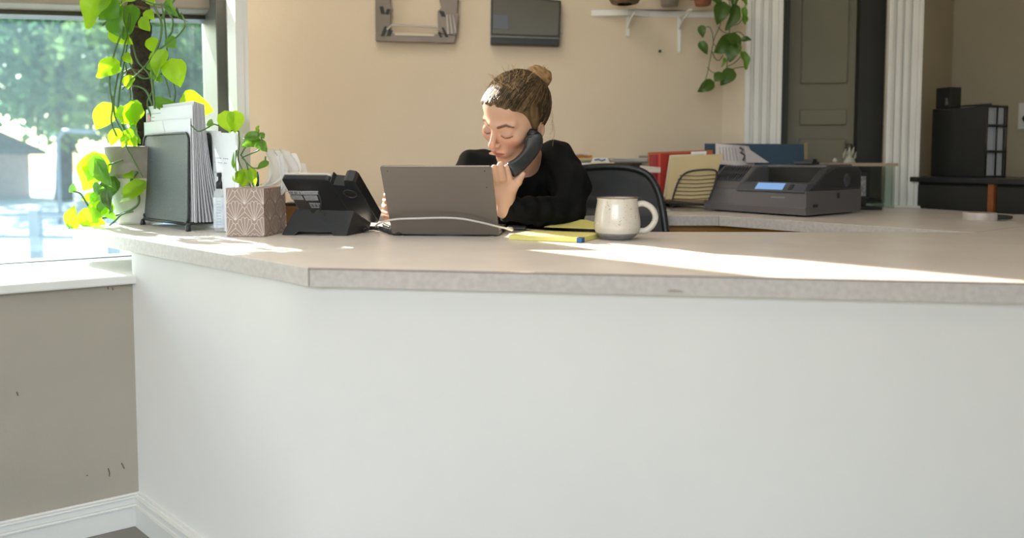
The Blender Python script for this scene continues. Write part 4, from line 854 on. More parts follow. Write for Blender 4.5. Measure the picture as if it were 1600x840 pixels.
b.slab([cb_(V((x, y, 0)), .02) for x, y in [(945, 273), (1003, 280), (1003, 292), (945, 291)]], (0, 1, 0), .012); obj('lumbar_bar', b, mat('smoky_plastic', (.10, .09, .08), .5), ch, bevel=.004)
sc2 = V((.20, 2.06, 0))
b = MB(); b.prism([(sc2.x+x, sc2.y+y) for x, y in rrect(.48, .46, .10, 5)], .42, .485); obj('seat', b, M_fab, ch, bevel=.02, seg=3)
b = MB(); b.tube([(sc2.x, sc2.y, .42), (sc2.x, sc2.y, .10)], .028, 12); b.tube([(sc2.x, sc2.y+.1, .40), (sc2.x+.03, sc2.y+.24, .41), (cen.x, cen.y+.03, .52), (cen.x, cen.y+.02, .62)], .02, 8); obj('column', b, M_blk, ch)
for k in range(5):
    a = k*2*math.pi/5+.3; e = V((sc2.x+.27*math.cos(a), sc2.y+.27*math.sin(a), .07)); b = MB(); b.tube([(sc2.x, sc2.y, .11), e], [.026, .016], 8); lg = obj('leg', b, M_blk, ch)
    b = MB(); b.lathe([(.001, -.012), (.026, -.012), (.030, 0), (.026, .012), (.001, .012)], (e.x, e.y, .031), 16, Matrix.Rotation(a, 4, 'Z') @ Matrix.Rotation(math.pi/2, 4, 'X')); obj('caster', b, M_blks, lg)
# letter trays with papers
tx0, tx1, ty = D(893, 300, 2.62), D(1018, 300, 2.62), 2.62
tr = thing('letter_tray', 'three-tier grey letter tray on the rear counter behind the chair', 'tray', ((tx0.x+tx1.x)/2, 2.74, HC))
tcx = (tx0.x+tx1.x)/2; tw = tx1.x-tx0.x
M_smoke = mat('smoke_grey_plastic', (.12, .115, .105), .3, var=.1)
zs = [HC+.03, HC+.105, HC+.178]
for z_ in zs:
    b = MB(); b.box((tcx, 2.755, z_), (tw, .25, .003)); b.box((tcx-tw/2, 2.755, z_+.014), (.003, .25, .028)); b.box((tcx+tw/2, 2.755, z_+.014), (.003, .25, .028)); b.box((tcx, 2.88, z_+.014), (tw, .003, .028)); obj('tier', b, M_smoke, tr)
b = MB()
for sx in (-1, 1):
    for sy in (2.66, 2.86): b.box((tcx+sx*(tw/2+.002), sy, HC+.10), (.006, .010, .199))
obj('riser', b, M_smoke, tr)
def papers(label, cat, name, c, w, d, h, m, rz=0.0, n=1, group=None):
    b = MB(); M = Matrix.Rotation(rz, 4, 'Z')
    for k in range(n): b.box((c[0]+.003*math.sin(k*2), c[1]+.003*math.cos(k*3), c[2]+h*(k+.5)/n), (w, d, h/n*.92), Matrix.Rotation(rz+.04*math.sin(k*5), 4, 'Z'))
    return tag(obj(name, b, m), label, cat, group)
M_man = mat('manila_card', (.66, .52, .28), .7, var=.08); M_org = mat('orange_card', (.70, .30, .06), .6, var=.08); M_red = mat('red_card', (.50, .05, .035), .5, var=.12); M_ppr2 = mat('dull_white_paper', (.60, .56, .50), .7, var=.06)
papers('grey-white stack of papers filling the top right of the letter tray', 'papers', 'paper_stack', (tcx+tw*.24, 2.755, zs[2]+.002), tw*.46, .22, .016, M_ppr2, 0, 5)
papers('thin sheaf of papers in the middle tier of the letter tray', 'papers', 'paper_stack', (tcx+tw*.20, 2.75, zs[1]+.002), tw*.5, .22, .012, M_ppr2, 0, 4)
papers('bottom sheaf of papers in the letter tray', 'papers', 'paper_stack', (tcx, 2.75, zs[0]+.002), tw*.8, .22, .014, M_paper, 0, 4)
papers('orange folder on top of the letter tray beside her shoulder', 'folder', 'orange_folder', (tcx-tw*.36, 2.79, zs[2]+.019), tw*.26, .15, .010, M_org, .1, 2)
papers('manila folder under the orange one on the letter tray', 'folder', 'manila_folder', (tcx-tw*.26, 2.78, zs[2]+.002), tw*.44, .2, .016, M_man, .05, 3)
papers('white booklet lying on the orange folder', 'booklet', 'booklet', (tcx-tw*.38, 2.77, zs[2]+.030), tw*.2, .13, .006, M_paper, .15, 2)
t = thing('index_card', 'white card with dark handwriting leaning at the front of the letter tray', 'card', (tcx-.02, 2.62, zs[2]-.02))
b = MB(); q = [D(x, y, 2.60) for x, y in [(923, 254), (953, 254), (949, 246), (927, 246)]]; b.slab(q, (0, 1, .2), .001); obj('card', b, M_paper, t)
b = MB(); b.strip([D(929, 250, 2.597), D(935, 248.6, 2.597), D(940, 251, 2.597), D(946, 249, 2.597)], .005, (0, -1, 0)); obj('handwriting', b, M_ink, t)
b = MB(); q = [D(x, y, 2.59) for x, y in [(923, 254.5), (960, 254), (960, 260), (921, 262)]]; b.slab(q, (0, 1, .2), .008); tag(obj('yellow_folder', b, mat('pale_yellow_card', (.72, .62, .32), .7)), 'pale yellow folder edge just above the chair back', 'folder')
b = MB(); q = [D(x, y, 2.58) for x, y in [(893, 256), (923, 255), (923, 263), (896, 264)]]; b.slab(q, (0, 1, .2), .01); tag(obj('white_folder', b, M_paper), 'white folder edge beside her black sleeve above the chair', 'folder')
c = D(1016, 266, 2.5); papers('floppy white leaflets overhanging right of the letter tray', 'leaflet', 'leaflet_stack', (c.x-.005, 2.56, HC+.0005), .12, .17, .005, M_paper, .2, 3)
b = MB()
def f(u, v): p = D(1000+32*u, 259+3*u+10*v*(1-.3*u), 2.50-.05*v); return p
b.grid(f, 6, 4); tag(obj('leaflet', b, M_ppr2, thick=.004), 'curled white leaflet sticking out between chair top and red folders', 'leaflet')
# folder sorter
so = thing('wire_sorter', 'curved black wire sorter holding manila and red folders', 'file sorter', G(1085, 323))
sz_ = 2.46
arc = lambda off, px0=0: [D(x+px0, y, sz_+off) for x, y in [(1050, 315), (1054, 300), (1062, 280), (1072, 270), (1088, 266), (1112, 265), (1120, 270), (1116, 290), (1108, 312)]]
b = MB(); b.tube(smooth_path(arc(0), 5), .0035, 7); 
for k in range(7):
    yy = 274+k*6; xl = 1050+[12, 9, 7, 5, 3, 1.5, 0][k]; xr = 1118-[0, .5, 1, 3, 5, 7, 9][k]
    b.tube([D(xl, yy, sz_), D((xl+xr)/2, yy+1, sz_-.01), D(xr, yy-1, sz_)], .0016, 6)
obj('front_hoop', b, M_wire, so)
for k in range(1, 3):
    b = MB(); b.tube(smooth_path([p+V((-.05*k, .10*k, 0)) for p in arc(0)], 4), .003, 7); obj('divider_hoop', b, M_wire, so)
bb = G(1048, 324); be = G(1110, 325); b = MB(); bb.z = be.z = HC+.014
b.prism([bb, be, be+V((-.09, .24, 0)), bb+V((-.09, .24, 0))], HC+.008, HC+.016)
for p in (bb, be, be+V((-.09, .24, 0)), bb+V((-.09, .24, 0))): b.box((p.x, p.y, HC+.0085), (.014, .014, .017))
obj('base', b, M_blk, so)
def fld(label, name, pts, dep, m, th=.006, cat='folder'):
    b = MB(); q = [D(x, y, d) for (x, y), d in zip(pts, dep)]; nn_ = (q[1]-q[0]).cross(q[2]-q[0]).normalized(); nn_ = nn_ if nn_.y > 0 else -nn_
    b.slab(q, nn_, th); return tag(obj(name, b, m, bevel=.001), label, cat)
fld('manila folder at the front of the wire sorter', 'manila_folder', [(1041, 311), (1050, 245), (1130, 240), (1108, 312)], (2.475, 2.475, 2.475, 2.475), M_man, .010)
fld('white paper poking out behind the manila folder in the sorter', 'paper_sheet', [(1078, 300), (1080, 237), (1104, 236), (1104, 300)], (2.51, 2.51, 2.51, 2.51), M_paper, .003, 'paper')
fld('thin cream folder second from the front of the sorter', 'cream_folder', [(1037, 308), (1047, 242), (1100, 240), (1100, 305)], (2.50, 2.50, 2.50, 2.50), mat('cream_card', (.66, .60, .44), .7), .007)
fld('red folder with worn spine behind the manila ones in the sorter', 'red_folder', [(1031, 305), (1032, 240), (1085, 238), (1085, 300)], (2.525, 2.525, 2.58, 2.58), M_red, .016)
fld('brick-orange folder with the highest top edge in the sorter', 'red_folder', [(1016, 296), (1013, 238), (1114, 234), (1114, 296)], (2.60, 2.60, 2.62, 2.62), mat('brick_card', (.52, .14, .05), .6, var=.1), .010)
fld('small dark red folder leftmost in the sorter', 'red_folder', [(1020, 300), (1018, 242), (1030, 241), (1030, 300)], (2.56, 2.56, 2.56, 2.56), mat('dark_red_card', (.36, .03, .03), .5, var=.1), .03)
# blue binder and printed pages behind the printer
t = thing('blue_binder', 'navy blue binder standing open behind the printer', 'binder', D(1180, 325, 2.66))
b = MB(); q = [D(1101, 224, 2.72), D(1256, 225, 2.66), D(1260, 260, 2.66), D(1101, 262, 2.72)]; q[2].z = q[3].z = HC+.002
b.slab(q, (.1, 1, 0), .004); obj('cover', b, mat('navy_card', (.012, .045, .085), .5, var=.1), t)
b = MB(); q = [D(1257, 224, 2.665), D(1262, 222, 2.70), D(1263, 262, 2.70), D(1259, 262, 2.665)]; q[2].z = q[3].z = HC+.002; b.slab(q, (.1, 1, 0), .003); obj('page_block', b, M_man, t)
t = thing('printed_page', 'printed white page curling over the back left of the printer', 'page', D(1140, 250, 2.60))
b = MB()
def f(u, v): return D(1118+u*52+10*v*u, 224+u*4+v*32, 2.66-.03*math.sin(u*3)-.02*v)
b.grid(f, 8, 6); obj('paper', b, mat('grey_white_page', (.52, .48, .47), .7), t, thick=.001)
b = MB(); 
for k in range(6): x = .12+.09*k; b.strip([f(x, .15)+V((0, -.002, 0)), f(x, .8)+V((0, -.002, 0))], .0015, (0, -1, 0))
b.strip([f(.70, .12)+V((0, -.002, 0)), f(.78, .22)+V((0, -.002, 0)), f(.70, .35)+V((0, -.002, 0)), f(.80, .5)+V((0, -.002, 0)), f(.72, .75)+V((0, -.002, 0))], .010, (0, -1, 0)); obj('print', b, mat('dark_print', (.08, .07, .07), .6), t)
b = MB(); q = [D(1163, 228, 2.63), D(1202, 254, 2.60), D(1166, 254, 2.60)]; b.slab(q, (0, 1, 0), .001); tag(obj('folded_flyer', b, mat('mauve_paper', (.46, .42, .42), .7)), 'small folded grey flyer leaning on the navy binder', 'flyer')
# printer
pO = G(1258, 340); ex = V((-.60, .80, 0)); ey = V((.80, .60, 0)); PW, PD_, PH = .40, .365, .172
pr = thing('printer', 'dark grey laser printer with a lit blue display on the rear counter', 'printer', pO+ex*.2+ey*.18)
M_prn = mat('printer_grey', (.125, .118, .122), .42, var=.05, bump=.03, bscale=300); M_prd = mat('printer_dark', (.035, .037, .042), .35, var=.1); M_prb = mat('printer_slate', (.07, .075, .09), .4, var=.05)
def pz(x, y, z): return pO+ex*x+ey*y+ZU*z
def prof_block(x0, x1, prof, m, name, bev=.006, parent=pr):
    b = MB(); n = len(prof); vs = [pz(x0, y, z) for y, z in prof]+[pz(x1, y, z) for y, z in prof]
    b.add(vs, [tuple(range(n)), tuple(range(n, 2*n))[::-1]]+[(i, n+i, n+(i+1) % n, (i+1) % n) for i in range(n)], False); return obj(name, b, m, parent, bevel=bev, seg=3)
prof_block(0, PW, [(0.006, 0.006), (0.0, .030), (.004, .030), (.004, .085), (PD_, .085), (PD_, .006)], M_prn, 'lower_body', .004)
prof_block(.258, PW, [(.004, .084), (.02, .10), (.115, .166), (PD_, PH), (PD_, .084)], M_prn, 'left_housing', .010)
prof_block(0, .035, [(.02, .084), (.05, .098), (.14, .155), (.20, PH-.006), (PD_-.03, PH-.006), (PD_, .15), (PD_, .084)], M_prd, 'right_housing', .010)
prof_block(.034, .26, [(.20, .084), (.20, .150), (.185, .163), (.19, PH-.002), (PD_, PH), (PD_, .084)], M_prn, 'rear_housing', .006)
prof_block(.040, .256, [(.193, .104), (.193, .158), (.199, .160), (.199, .104)], M_near, 'exit_slot', .001)
prof_block(.034, .26, [(.055, .084), (.055, .102), (.20, .088), (.20, .084)], M_prd, 'output_tray', .002)
prof_block(.004, .262, [(.0, .078), (-.003, .084), (.022, .108), (.056, .112), (.056, .080)], M_prb, 'control_panel', .003)
b = MB(); up_ = (pz(0, .022, .108)-pz(0, -.003, .084)).normalized(); pnn = ex.cross(up_).normalized(); pnn = pnn if pnn.y < 0 else -pnn
def cpn(x, t, o=.0): return pz(x, -.003, .084)+up_*t+pnn*o
b.slab([cpn(.083, .004, .001), cpn(.186, .004, .001), cpn(.186, .034, .001), cpn(.083, .034, .001)], pnn, .0012); obj('display', b, mat('lit_blue_display', (.1, .2, .35), .3, emit=(.28, .50, .92), estr=.55), pr)
b = MB()
for k in range(3): b.slab([cpn(.050, .006+.009*k, .001), cpn(.064, .006+.009*k, .001), cpn(.064, .012+.009*k, .001), cpn(.050, .012+.009*k, .001)], pnn, .0015)
obj('button', b, M_prd, pr)
b = MB()
for k in range(11):
    for j in range(2):
        a, c = pz(.275+.0105*k, .035+.038*j, .1125+.0265*j), pz(.275+.0105*k, .068+.038*j, .1365+.0265*j)
        b.tube([a, c], .0026, 5)
o = obj('vent', b, M_prd, pr); o['kind'] = 'stuff'
b = MB(); b.box(pz(.10, .003, .062), (.052, .001, .005), basis(ex, ey, ZU)); b.box(pz(.10, .0025, .062), (.05, .001, .0035), basis(ex, ey, ZU)); obj('lettering', b, mat('faint_silver_print', (.22, .22, .23), .4), pr)
b = MB(); b.box(pz(-.0006, .06, .036), (.0012, .028, .010), basis(ex, ey, ZU)); obj('usb_slot', b, M_near, pr)
b = MB(); b.box(pz(-.0006, .205, .066), (.0012, .018, .018), basis(ex, ey, ZU)); obj('badge', b, M_prd, pr)
b = MB(); b.lathe([(.012, -.002), (.020, -.002), (.022, .001), (.012, .002)], pz(-.001, .26, .118), 20, basis(ey, ZU, ex)); obj('side_wheel', b, M_prb, pr)
b = MB(); b.box(pz(.12, .21, PH+.004), (.07, .05, .010), basis(ex, ey, ZU)); b.box(pz(.10, .20, PH+.013), (.035, .03, .012), basis(ex, ey, ZU)); obj('lid_latch', b, M_prd, pr, bevel=.003)
# clear riser with crystal figurine and small things under it
ry = 2.64; rt = D(1330, 257, ry).z
rs = thing('acrylic_riser', 'clear acrylic riser stand beside the printer near the doorway', 'riser', D(1350, 330, ry))
glass_mat('greenish_acrylic', tint=(.82, .88, .84), dirt=.05, gloss=.08)
x0, x1 = D(1286, 257, ry).x, D(1392, 257, ry).x
b = MB(); b.box(((x0+x1)/2, ry+.04, rt), (x1-x0, .18, .012)); obj('top_board', b, mat('beige_board', (.42, .33, .24), .5, var=.08), rs)
b = MB(); b.box((x1-.01, ry+.04, (rt+HC)/2), (.006, .17, rt-HC-.008)); obj('side_pane', b, MATS['greenish_acrylic'], rs)
b = MB(); b.box((x0+.01, ry+.04, (rt+HC)/2), (.006, .17, rt-HC-.008)); obj('side_pane', b, MATS['greenish_acrylic'], rs)
cf = V((D(1331, 250, ry).x, ry+.02, rt+.006))
fg = thing('crystal_figurine', 'small pale crystal figurine on the acrylic riser', 'figurine', cf)
M_cry = mat('frosted_crystal', (.50, .50, .42), .15, var=.1, alpha=.75)
b = MB(); b.lathe([(.001, 0), (.026, 0), (.024, .006), (.008, .03), (.004, .055), (.0005, .062)], cf, 7, caps=False); b.smooth = False
for k in range(4): a = k*1.6; b.lathe([(.001, -.02), (.007, 0), (.001, .026)], cf+V((.02*math.cos(a), .02*math.sin(a), .022+.006*k)), 5, Matrix.Rotation(.5, 4, 'X') @ Matrix.Rotation(a, 4, 'Z'), caps=False)
obj('spires', b, M_cry, fg)
b = MB(); b.lathe([(.001, 0), (.010, .004), (.011, .010), (.006, .018), (.001, .02)], cf+V((-.055, 0, 0)), 8, caps=False); tag(obj('crystal_bead', b, M_cry), 'tiny crystal lump left of the figurine on the riser', 'ornament')
c = D(1343, 300, 2.60); c.z = HC
t = thing('card_terminal', 'small black upright terminal with pale keypad under the acrylic riser', 'terminal', c)
b = MB(); b.box(c+V((0, 0, .075)), (.042, .03, .13)); b.box(c+V((.01, -.01, .006)), (.10, .09, .012)); obj('body', b, M_blk, t, bevel=.004)
b = MB(); b.box(c+V((.004, -.0165, .088)), (.020, .002, .075)); obj('keypad', b, mat('grey_keys', (.35, .36, .36), .5, col2=(.15, .15, .16), vscale=90), t)
c = G(1362, 322); c.y += .02
b = MB(); b.box(c+V((-.02, 0, .006)), (.12, .09, .010), Matrix.Rotation(.1, 4, 'Z')); tag(obj('notepad', b, mat('greenish_pad', (.30, .34, .28), .6)), 'pale green notepad under the stapler right of the printer', 'notepad')
b = MB(); b.tube([c+V((-.03, -.01, .028)), c+V((.0, 0, .032)), c+V((.05, .01, .022))], [.010, .014, .009], 8, flat=.7); b.box(c+V((.01, 0, .015)), (.11, .03, .008)); tag(obj('stapler', b, mat('navy_black_plastic', (.01, .016, .025), .35)), 'dark navy stapler on a pad right of the printer', 'stapler')
# tape roll
c = G(1541, 344.5); c.y += .03; c.z = HC
t = thing('tape_roll', 'roll of clear white tape lying flat on the far counter', 'tape', c)
b = MB(); b.lathe([(.030, 0), (.046, 0), (.0462, .001), (.0462, .022), (.046, .023), (.030, .023)], c, 36, caps=False); obj('tape', b, mat('pearly_tape', (.62, .55, .52), .3, col2=(.50, .43, .40), vscale=40), t)
b = MB(); b.lathe([(.030, .0), (.030, .023), (.027, .023), (.027, .0)], c, 36, caps=False); obj('core', b, mat('cardboard_core', (.30, .22, .15), .7), t)
c2 = V((c.x+.055, c.y-.004, HC+.005)); b = MB(); b.tube([c2+V((.034*math.cos(a), .026*math.sin(a), .004)) for a in [k*math.pi/12 for k in range(25)]], .006, 7, caps=False); 
b.v = [(x, y, max(z, HC+.0005)) for x, y, z in b.v]; tag(obj('rubber_ring', b, M_blks), 'black ring lying beside the tape roll', 'ring')
# black cabinet with wooden posts
kz = D(1500, 277, 2.62).z
kd = V((.41, -.91, 0)).normalized(); kn = V((-kd.y, kd.x, 0)); KO = V((1.603, 2.745, 0))
cbn = thing('black_cabinet', 'low black cabinet with orange wood posts at the right end', 'cabinet', KO)
KL = .74
def kb(b, a, c, o0, o1, z0, z1): b.prism([KO+kd*a+kn*o0, KO+kd*c+kn*o0, KO+kd*c+kn*o1, KO+kd*a+kn*o1], z0, z1)
tpx = lambda px: line_px(KO, kd, px)
b = MB(); kb(b, 0, KL, .02, .38, .05, kz-.02); obj('body', b, M_near, cbn)
b = MB(); kb(b, -.01, KL, -.01, .39, kz-.02, kz); obj('top', b, M_blk, cbn, bevel=.003)
for a, c in ((1411, 1417), (1543, 1552)):
    b = MB(); kb(b, tpx(a), tpx(c), .0, .03, 0, kz-.02); obj('post', b, mat('orange_wood', (.36, .12, .03), .45, var=.3, vscale=20), cbn)
for a, c in ((1419, 1541), (1554, 1640)):
    b = MB(); kb(b, tpx(a), tpx(c), .008, .02, .08, kz-.03); obj('door', b, M_near, cbn, bevel=.003)
# desk organiser with binders on the cabinet
oc = D(1538, 272, 2.60); on_ = V((.95, .31, 0)).normalized(); ol = V((-.31, .95, 0)).normalized()
oz1 = D(1540, 164, oc.y).z; OH = oz1-kz; oc = V((oc.x, oc.y, kz)); OW = .225; OD = .095
org = thing('file_box', 'tall black mesh file box holding white binders on the cabinet', 'file box', oc)
def ob(x, y, z): return oc+ol*x+on_*y+ZU*z
M_mb = mat('black_mesh_panel', (.018, .019, .017), .6, var=.2, vscale=5, bump=.2, bscale=300)
b = MB(); b.slab([ob(0, 0, .002), ob(OW, 0, .002), ob(OW, 0, OH-.006), ob(0, 0, OH)], on_, .004); obj('front_panel', b, M_mb, org)
b = MB(); b.slab([ob(0, OD, .002), ob(OW, OD, .002), ob(OW, OD, OH), ob(0, OD, OH)], on_, .004); b.slab([ob(OW, 0, .002), ob(OW, OD, .002), ob(OW, OD, OH), ob(OW, 0, OH)], ol, .004); b.slab([ob(0, 0, 0.001), ob(OW, 0, .001), ob(OW, OD, .001), ob(0, OD, .001)], (0, 0, 1), .004); obj('rear_panel', b, M_mb, org)
for z_ in (.004, OH*.36, OH*.72, OH-.004):
    b = MB(); b.tube([ob(-.006, -.003, z_), ob(-.006, OD+.003, z_)], .0055 if .01 < z_ < OH-.01 else .0045, 6); obj('crossbar', b, M_blk, org)
for y_ in (-.003, OD*.5, OD+.003):
    b = MB(); b.tube([ob(-.006, y_, .004), ob(-.006, y_, OH)], .0035, 6); obj('upright_bar', b, M_blk, org)
b = MB(); b.tube([ob(.02, .05, OH+.006), ob(.17, .05, OH+.008)], .004, 6); obj('top_rail', b, M_blk, org)
for i, y_ in enumerate((.024, .074)):
    b = MB(); b.slab([ob(.004, y_-.022, .006), ob(.20, y_-.022, .006), ob(.20, y_-.022, OH-.008), ob(.004, y_-.022, OH-.008)], on_, .044); tag(obj('binder', b, mat('cool_white_board', (.44, .46, .50), .5, var=.04), bevel=.002), ('white binder in the nearer slot of the black file box', 'white binder in the farther slot of the black file box')[i], 'binder')
c = ob(OW-.04, .03, OH+.001); t = thing('black_box', 'little black box standing on top of the file box', 'box', c)
bh = D(1460, 137, c.y).z-c.z; b = MB(); b.box(c+V((.0, 0, bh/2)), (.064, .06, bh), basis(ol, on_, ZU)); obj('body', b, M_blk, t, bevel=.003)
b = MB(); b.slab([c+ol*(-.012)-on_*.031+ZU*.012, c+ol*(-.026)-on_*.031+ZU*.012, c+ol*(-.022)-on_*.031+ZU*.04, c+ol*(-.014)-on_*.031+ZU*.04], -on_, .001); obj('label', b, mat('dull_label', (.16, .15, .12), .5), t)
# outlet
dE = (k16-k80).normalized(); tO = line_px(k80, dE, 1598); po = k80+dE*tO; oz = D(1598, 181, po.y).z; nE = V((dE.y, -dE.x, 0)); nE = nE if nE.y < 0 else -nE
t = thing('wall_outlet', 'white outlet plate with a black plug at the far right', 'outlet', V((po.x, po.y, oz)))
b = MB(); b.box(V((po.x, po.y, oz))+nE*.004+dE*.012, (.08, .006, .115), basis(dE, -nE, ZU)); obj('plate', b, M_white, t, bevel=.002)
b = MB(); b.lathe([(.001, -.012), (.015, -.01), (.016, .012), (.001, .014)], V((po.x, po.y, oz))+nE*.022+dE*.012-ZU*.012, 12, basis(ZU, dE, nE)); obj('plug', b, M_blk, t)
# ------------------------------------------------------------------ shelf plants
def on_shelf(px, dpt): p = D(px, 15, dpt); return V((p.x, p.y, szb+.0265))
sd_ = on_back(975, 20).y-.10
c = on_shelf(976, sd_); t = thing('stone_bowl', 'small brown woven bowl of stones at the shelf left end', 'bowl', c)
b = MB(); b.lathe([(.030, 0), (.054, .006), (.062, .020), (.060, .034), (.055, .034), (.03, .012), (.001, .012)], c, 28, caps=False); obj('bowl', b, mat('woven_brown', (.22, .14, .08), .8, col2=(.12, .07, .04), vscale=50, bump=.5, bscale=90), t)
for k in range(7):
    a = k*2.4; b = MB(); b.lathe([(.001, -.012), (.013, -.008), (.016, 0), (.011, .010), (.001, .013)], c+V((.030*math.cos(a)*(k > 0), .030*math.sin(a)*(k > 0), .034+.008*(k == 0))), 8, Matrix.Rotation(a, 4, 'X')); tag(obj('pebble', b, mat('grey_stone', (.20, .20, .19), .7, var=.3, vscale=40)), 'grey pebble heaped in the woven bowl on the shelf', 'pebble', 'pebbles in the shelf bowl')
sd2 = on_back(1090, 20).y-.10
c = on_shelf(1046, sd2); t = thing('leafy_plant', 'low bushy plant in a grey pot mid-shelf', 'plant', c)
b = MB(); b.lathe([(.001, 0), (.034, 0), (.042, .06), (.038, .06), (.03, .02)], c, 20, caps=False); obj('pot', b, M_potg, t)
for k in range(16):
    a = k*2.4; r = .05+.03*(k % 3); p = c+V((0, 0, .055)); q = c+V((r*math.cos(a), r*math.sin(a)*.8-.01, .03+.035*((k*3) % 4)-.01*(k % 2)))
    m_ = p.lerp(q, .5)+V((0, 0, .02)); vb = MB(); vb.tube([p, m_], .0015, 5); obj('stem', vb, M_vineD, t); leaf(t, m_, q, V((math.cos(a)*.3, -1, .6)), 'G' if k % 3 == 0 else 'D', k % 3, 1.0)
c = on_shelf(1098, sd2-.01); tp_ = thing('trailing_pothos', 'dark green pothos in a terracotta pot trailing off the shelf end', 'plant', c)
b = MB(); b.lathe([(.001, 0), (.030, 0), (.043, .07), (.048, .07), (.048, .09), (.042, .09), (.036, .05)], c, 28, caps=False); obj('pot', b, mat('terracotta', (.36, .14, .08), .75, var=.15, vscale=20, bump=.1), tp_)
td = sd2-.04
T = lambda x, y, o=0: D(x, y, td+o)
for i, vn in enumerate([[(1105, -12), (1120, -4), (1128, 15), (1125, 40), (1116, 60), (1110, 90), (1105, 115), (1098, 138)], [(1110, -12), (1135, -6), (1142, 20), (1140, 45), (1138, 70), (1136, 100), (1130, 120)], [(1100, 44), (1108, 42), (1113, 52), (1115, 68), (1120, 74)], [(1122, 42), (1130, 50), (1142, 52), (1155, 50), (1164, 58)], [(1112, 80), (1118, 92), (1124, 94), (1130, 86)], [(1105, 105), (1112, 112), (1120, 114), (1135, 112), (1150, 106), (1165, 104)], [(1140, 40), (1152, 38), (1160, 30)], [(1136, 104), (1148, 98), (1158, 88)], [(1108, -10), (1160, -6), (1164, 12), (1160, 25)]]):
    vine(tp_, [T(x, y, .01*(i % 3)) for x, y in vn], .0018, M_vineD)
for i, (p, q, k, s_, w) in enumerate([((1130, 8), (1121, 37), 'D', 0, 1.0), ((1148, 12), (1141, 46), 'D', 1, .75), ((1096, 42), (1098, 58), 'D', 0, .9), ((1095, 68), (1106, 83), 'D', 1, 1.0), ((1145, 64), (1117, 80), 'D', 0, 1.1), ((1156, 64), (1150, 62), 'D', 2, 1.3), ((1148, 70), (1139, 96), 'D', 2, 1.0), ((1160, 62), (1174, 60), 'D', 1, .9), ((1160, 84), (1170, 106), 'G', 1, .75), ((1128, 116), (1116, 126), 'D', 2, 1.3), ((1143, 112), (1126, 132), 'D', 0, 1.0), ((1112, 130), (1091, 142), 'D', 0, .9), ((1162, 14), (1166, 30), 'G', 1, .7), ((1164, 26), (1164, 38), 'G', 0, .9), ((1136, -6), (1150, 4), 'D', 2, 1.0), ((1115, -8), (1128, 8), 'D', 0, 1.0), ((1158, -8), (1168, 6), 'G', 1, .7), ((1132, 92), (1130, 104), 'G', 1, .6), ((1142, 56), (1160, 76), 'D', 0, 1.0), ((1150, -6), (1146, 14), 'D', 1, .8)]):
    leaf(tp_, T(*p, .01*(i % 3)-.01), T(*q, .01*(i % 3)-.02), V((math.sin(i*1.9)*.5, -1, .35)), k, s_, w)

# ------------------------------------------------------------------ small scuffs: window wall and counter edge
WLO = bpy.data.objects['wall_left']
def on_wall(px, py): t = line_px(W0, WD, px); w = Wp(t, -.0012); p = D(px, py, w.y); return V((w.x, w.y, p.z))
for q in ([(155, 731), (157, 738), (156.5, 744)], [(176.5, 723), (179, 728), (181, 732)], [(120, 742), (122.5, 742.5)], [(164, 448), (164.5, 452)], [(171, 449), (172, 453)], [(14, 612), (16, 618)]):
    b = MB(); b.strip([on_wall(x, y) for x, y in q], .0022, -NO); obj('scuff', b, mat('dark_scuff', (.12, .11, .09), .8), WLO)
def on_edge(px, py): t = line_px(cB, dC, px); e = cB+dC*t+nC*.0022; p = D(px, py, e.y); return V((e.x, e.y, p.z))
b = MB(); b.strip([on_edge(x, y) for x, y in [(1046, 454.5), (1058, 454), (1069, 456)]], .0018, nC); obj('scuff', b, mat('brown_scuff', (.30, .20, .12), .7), rc)
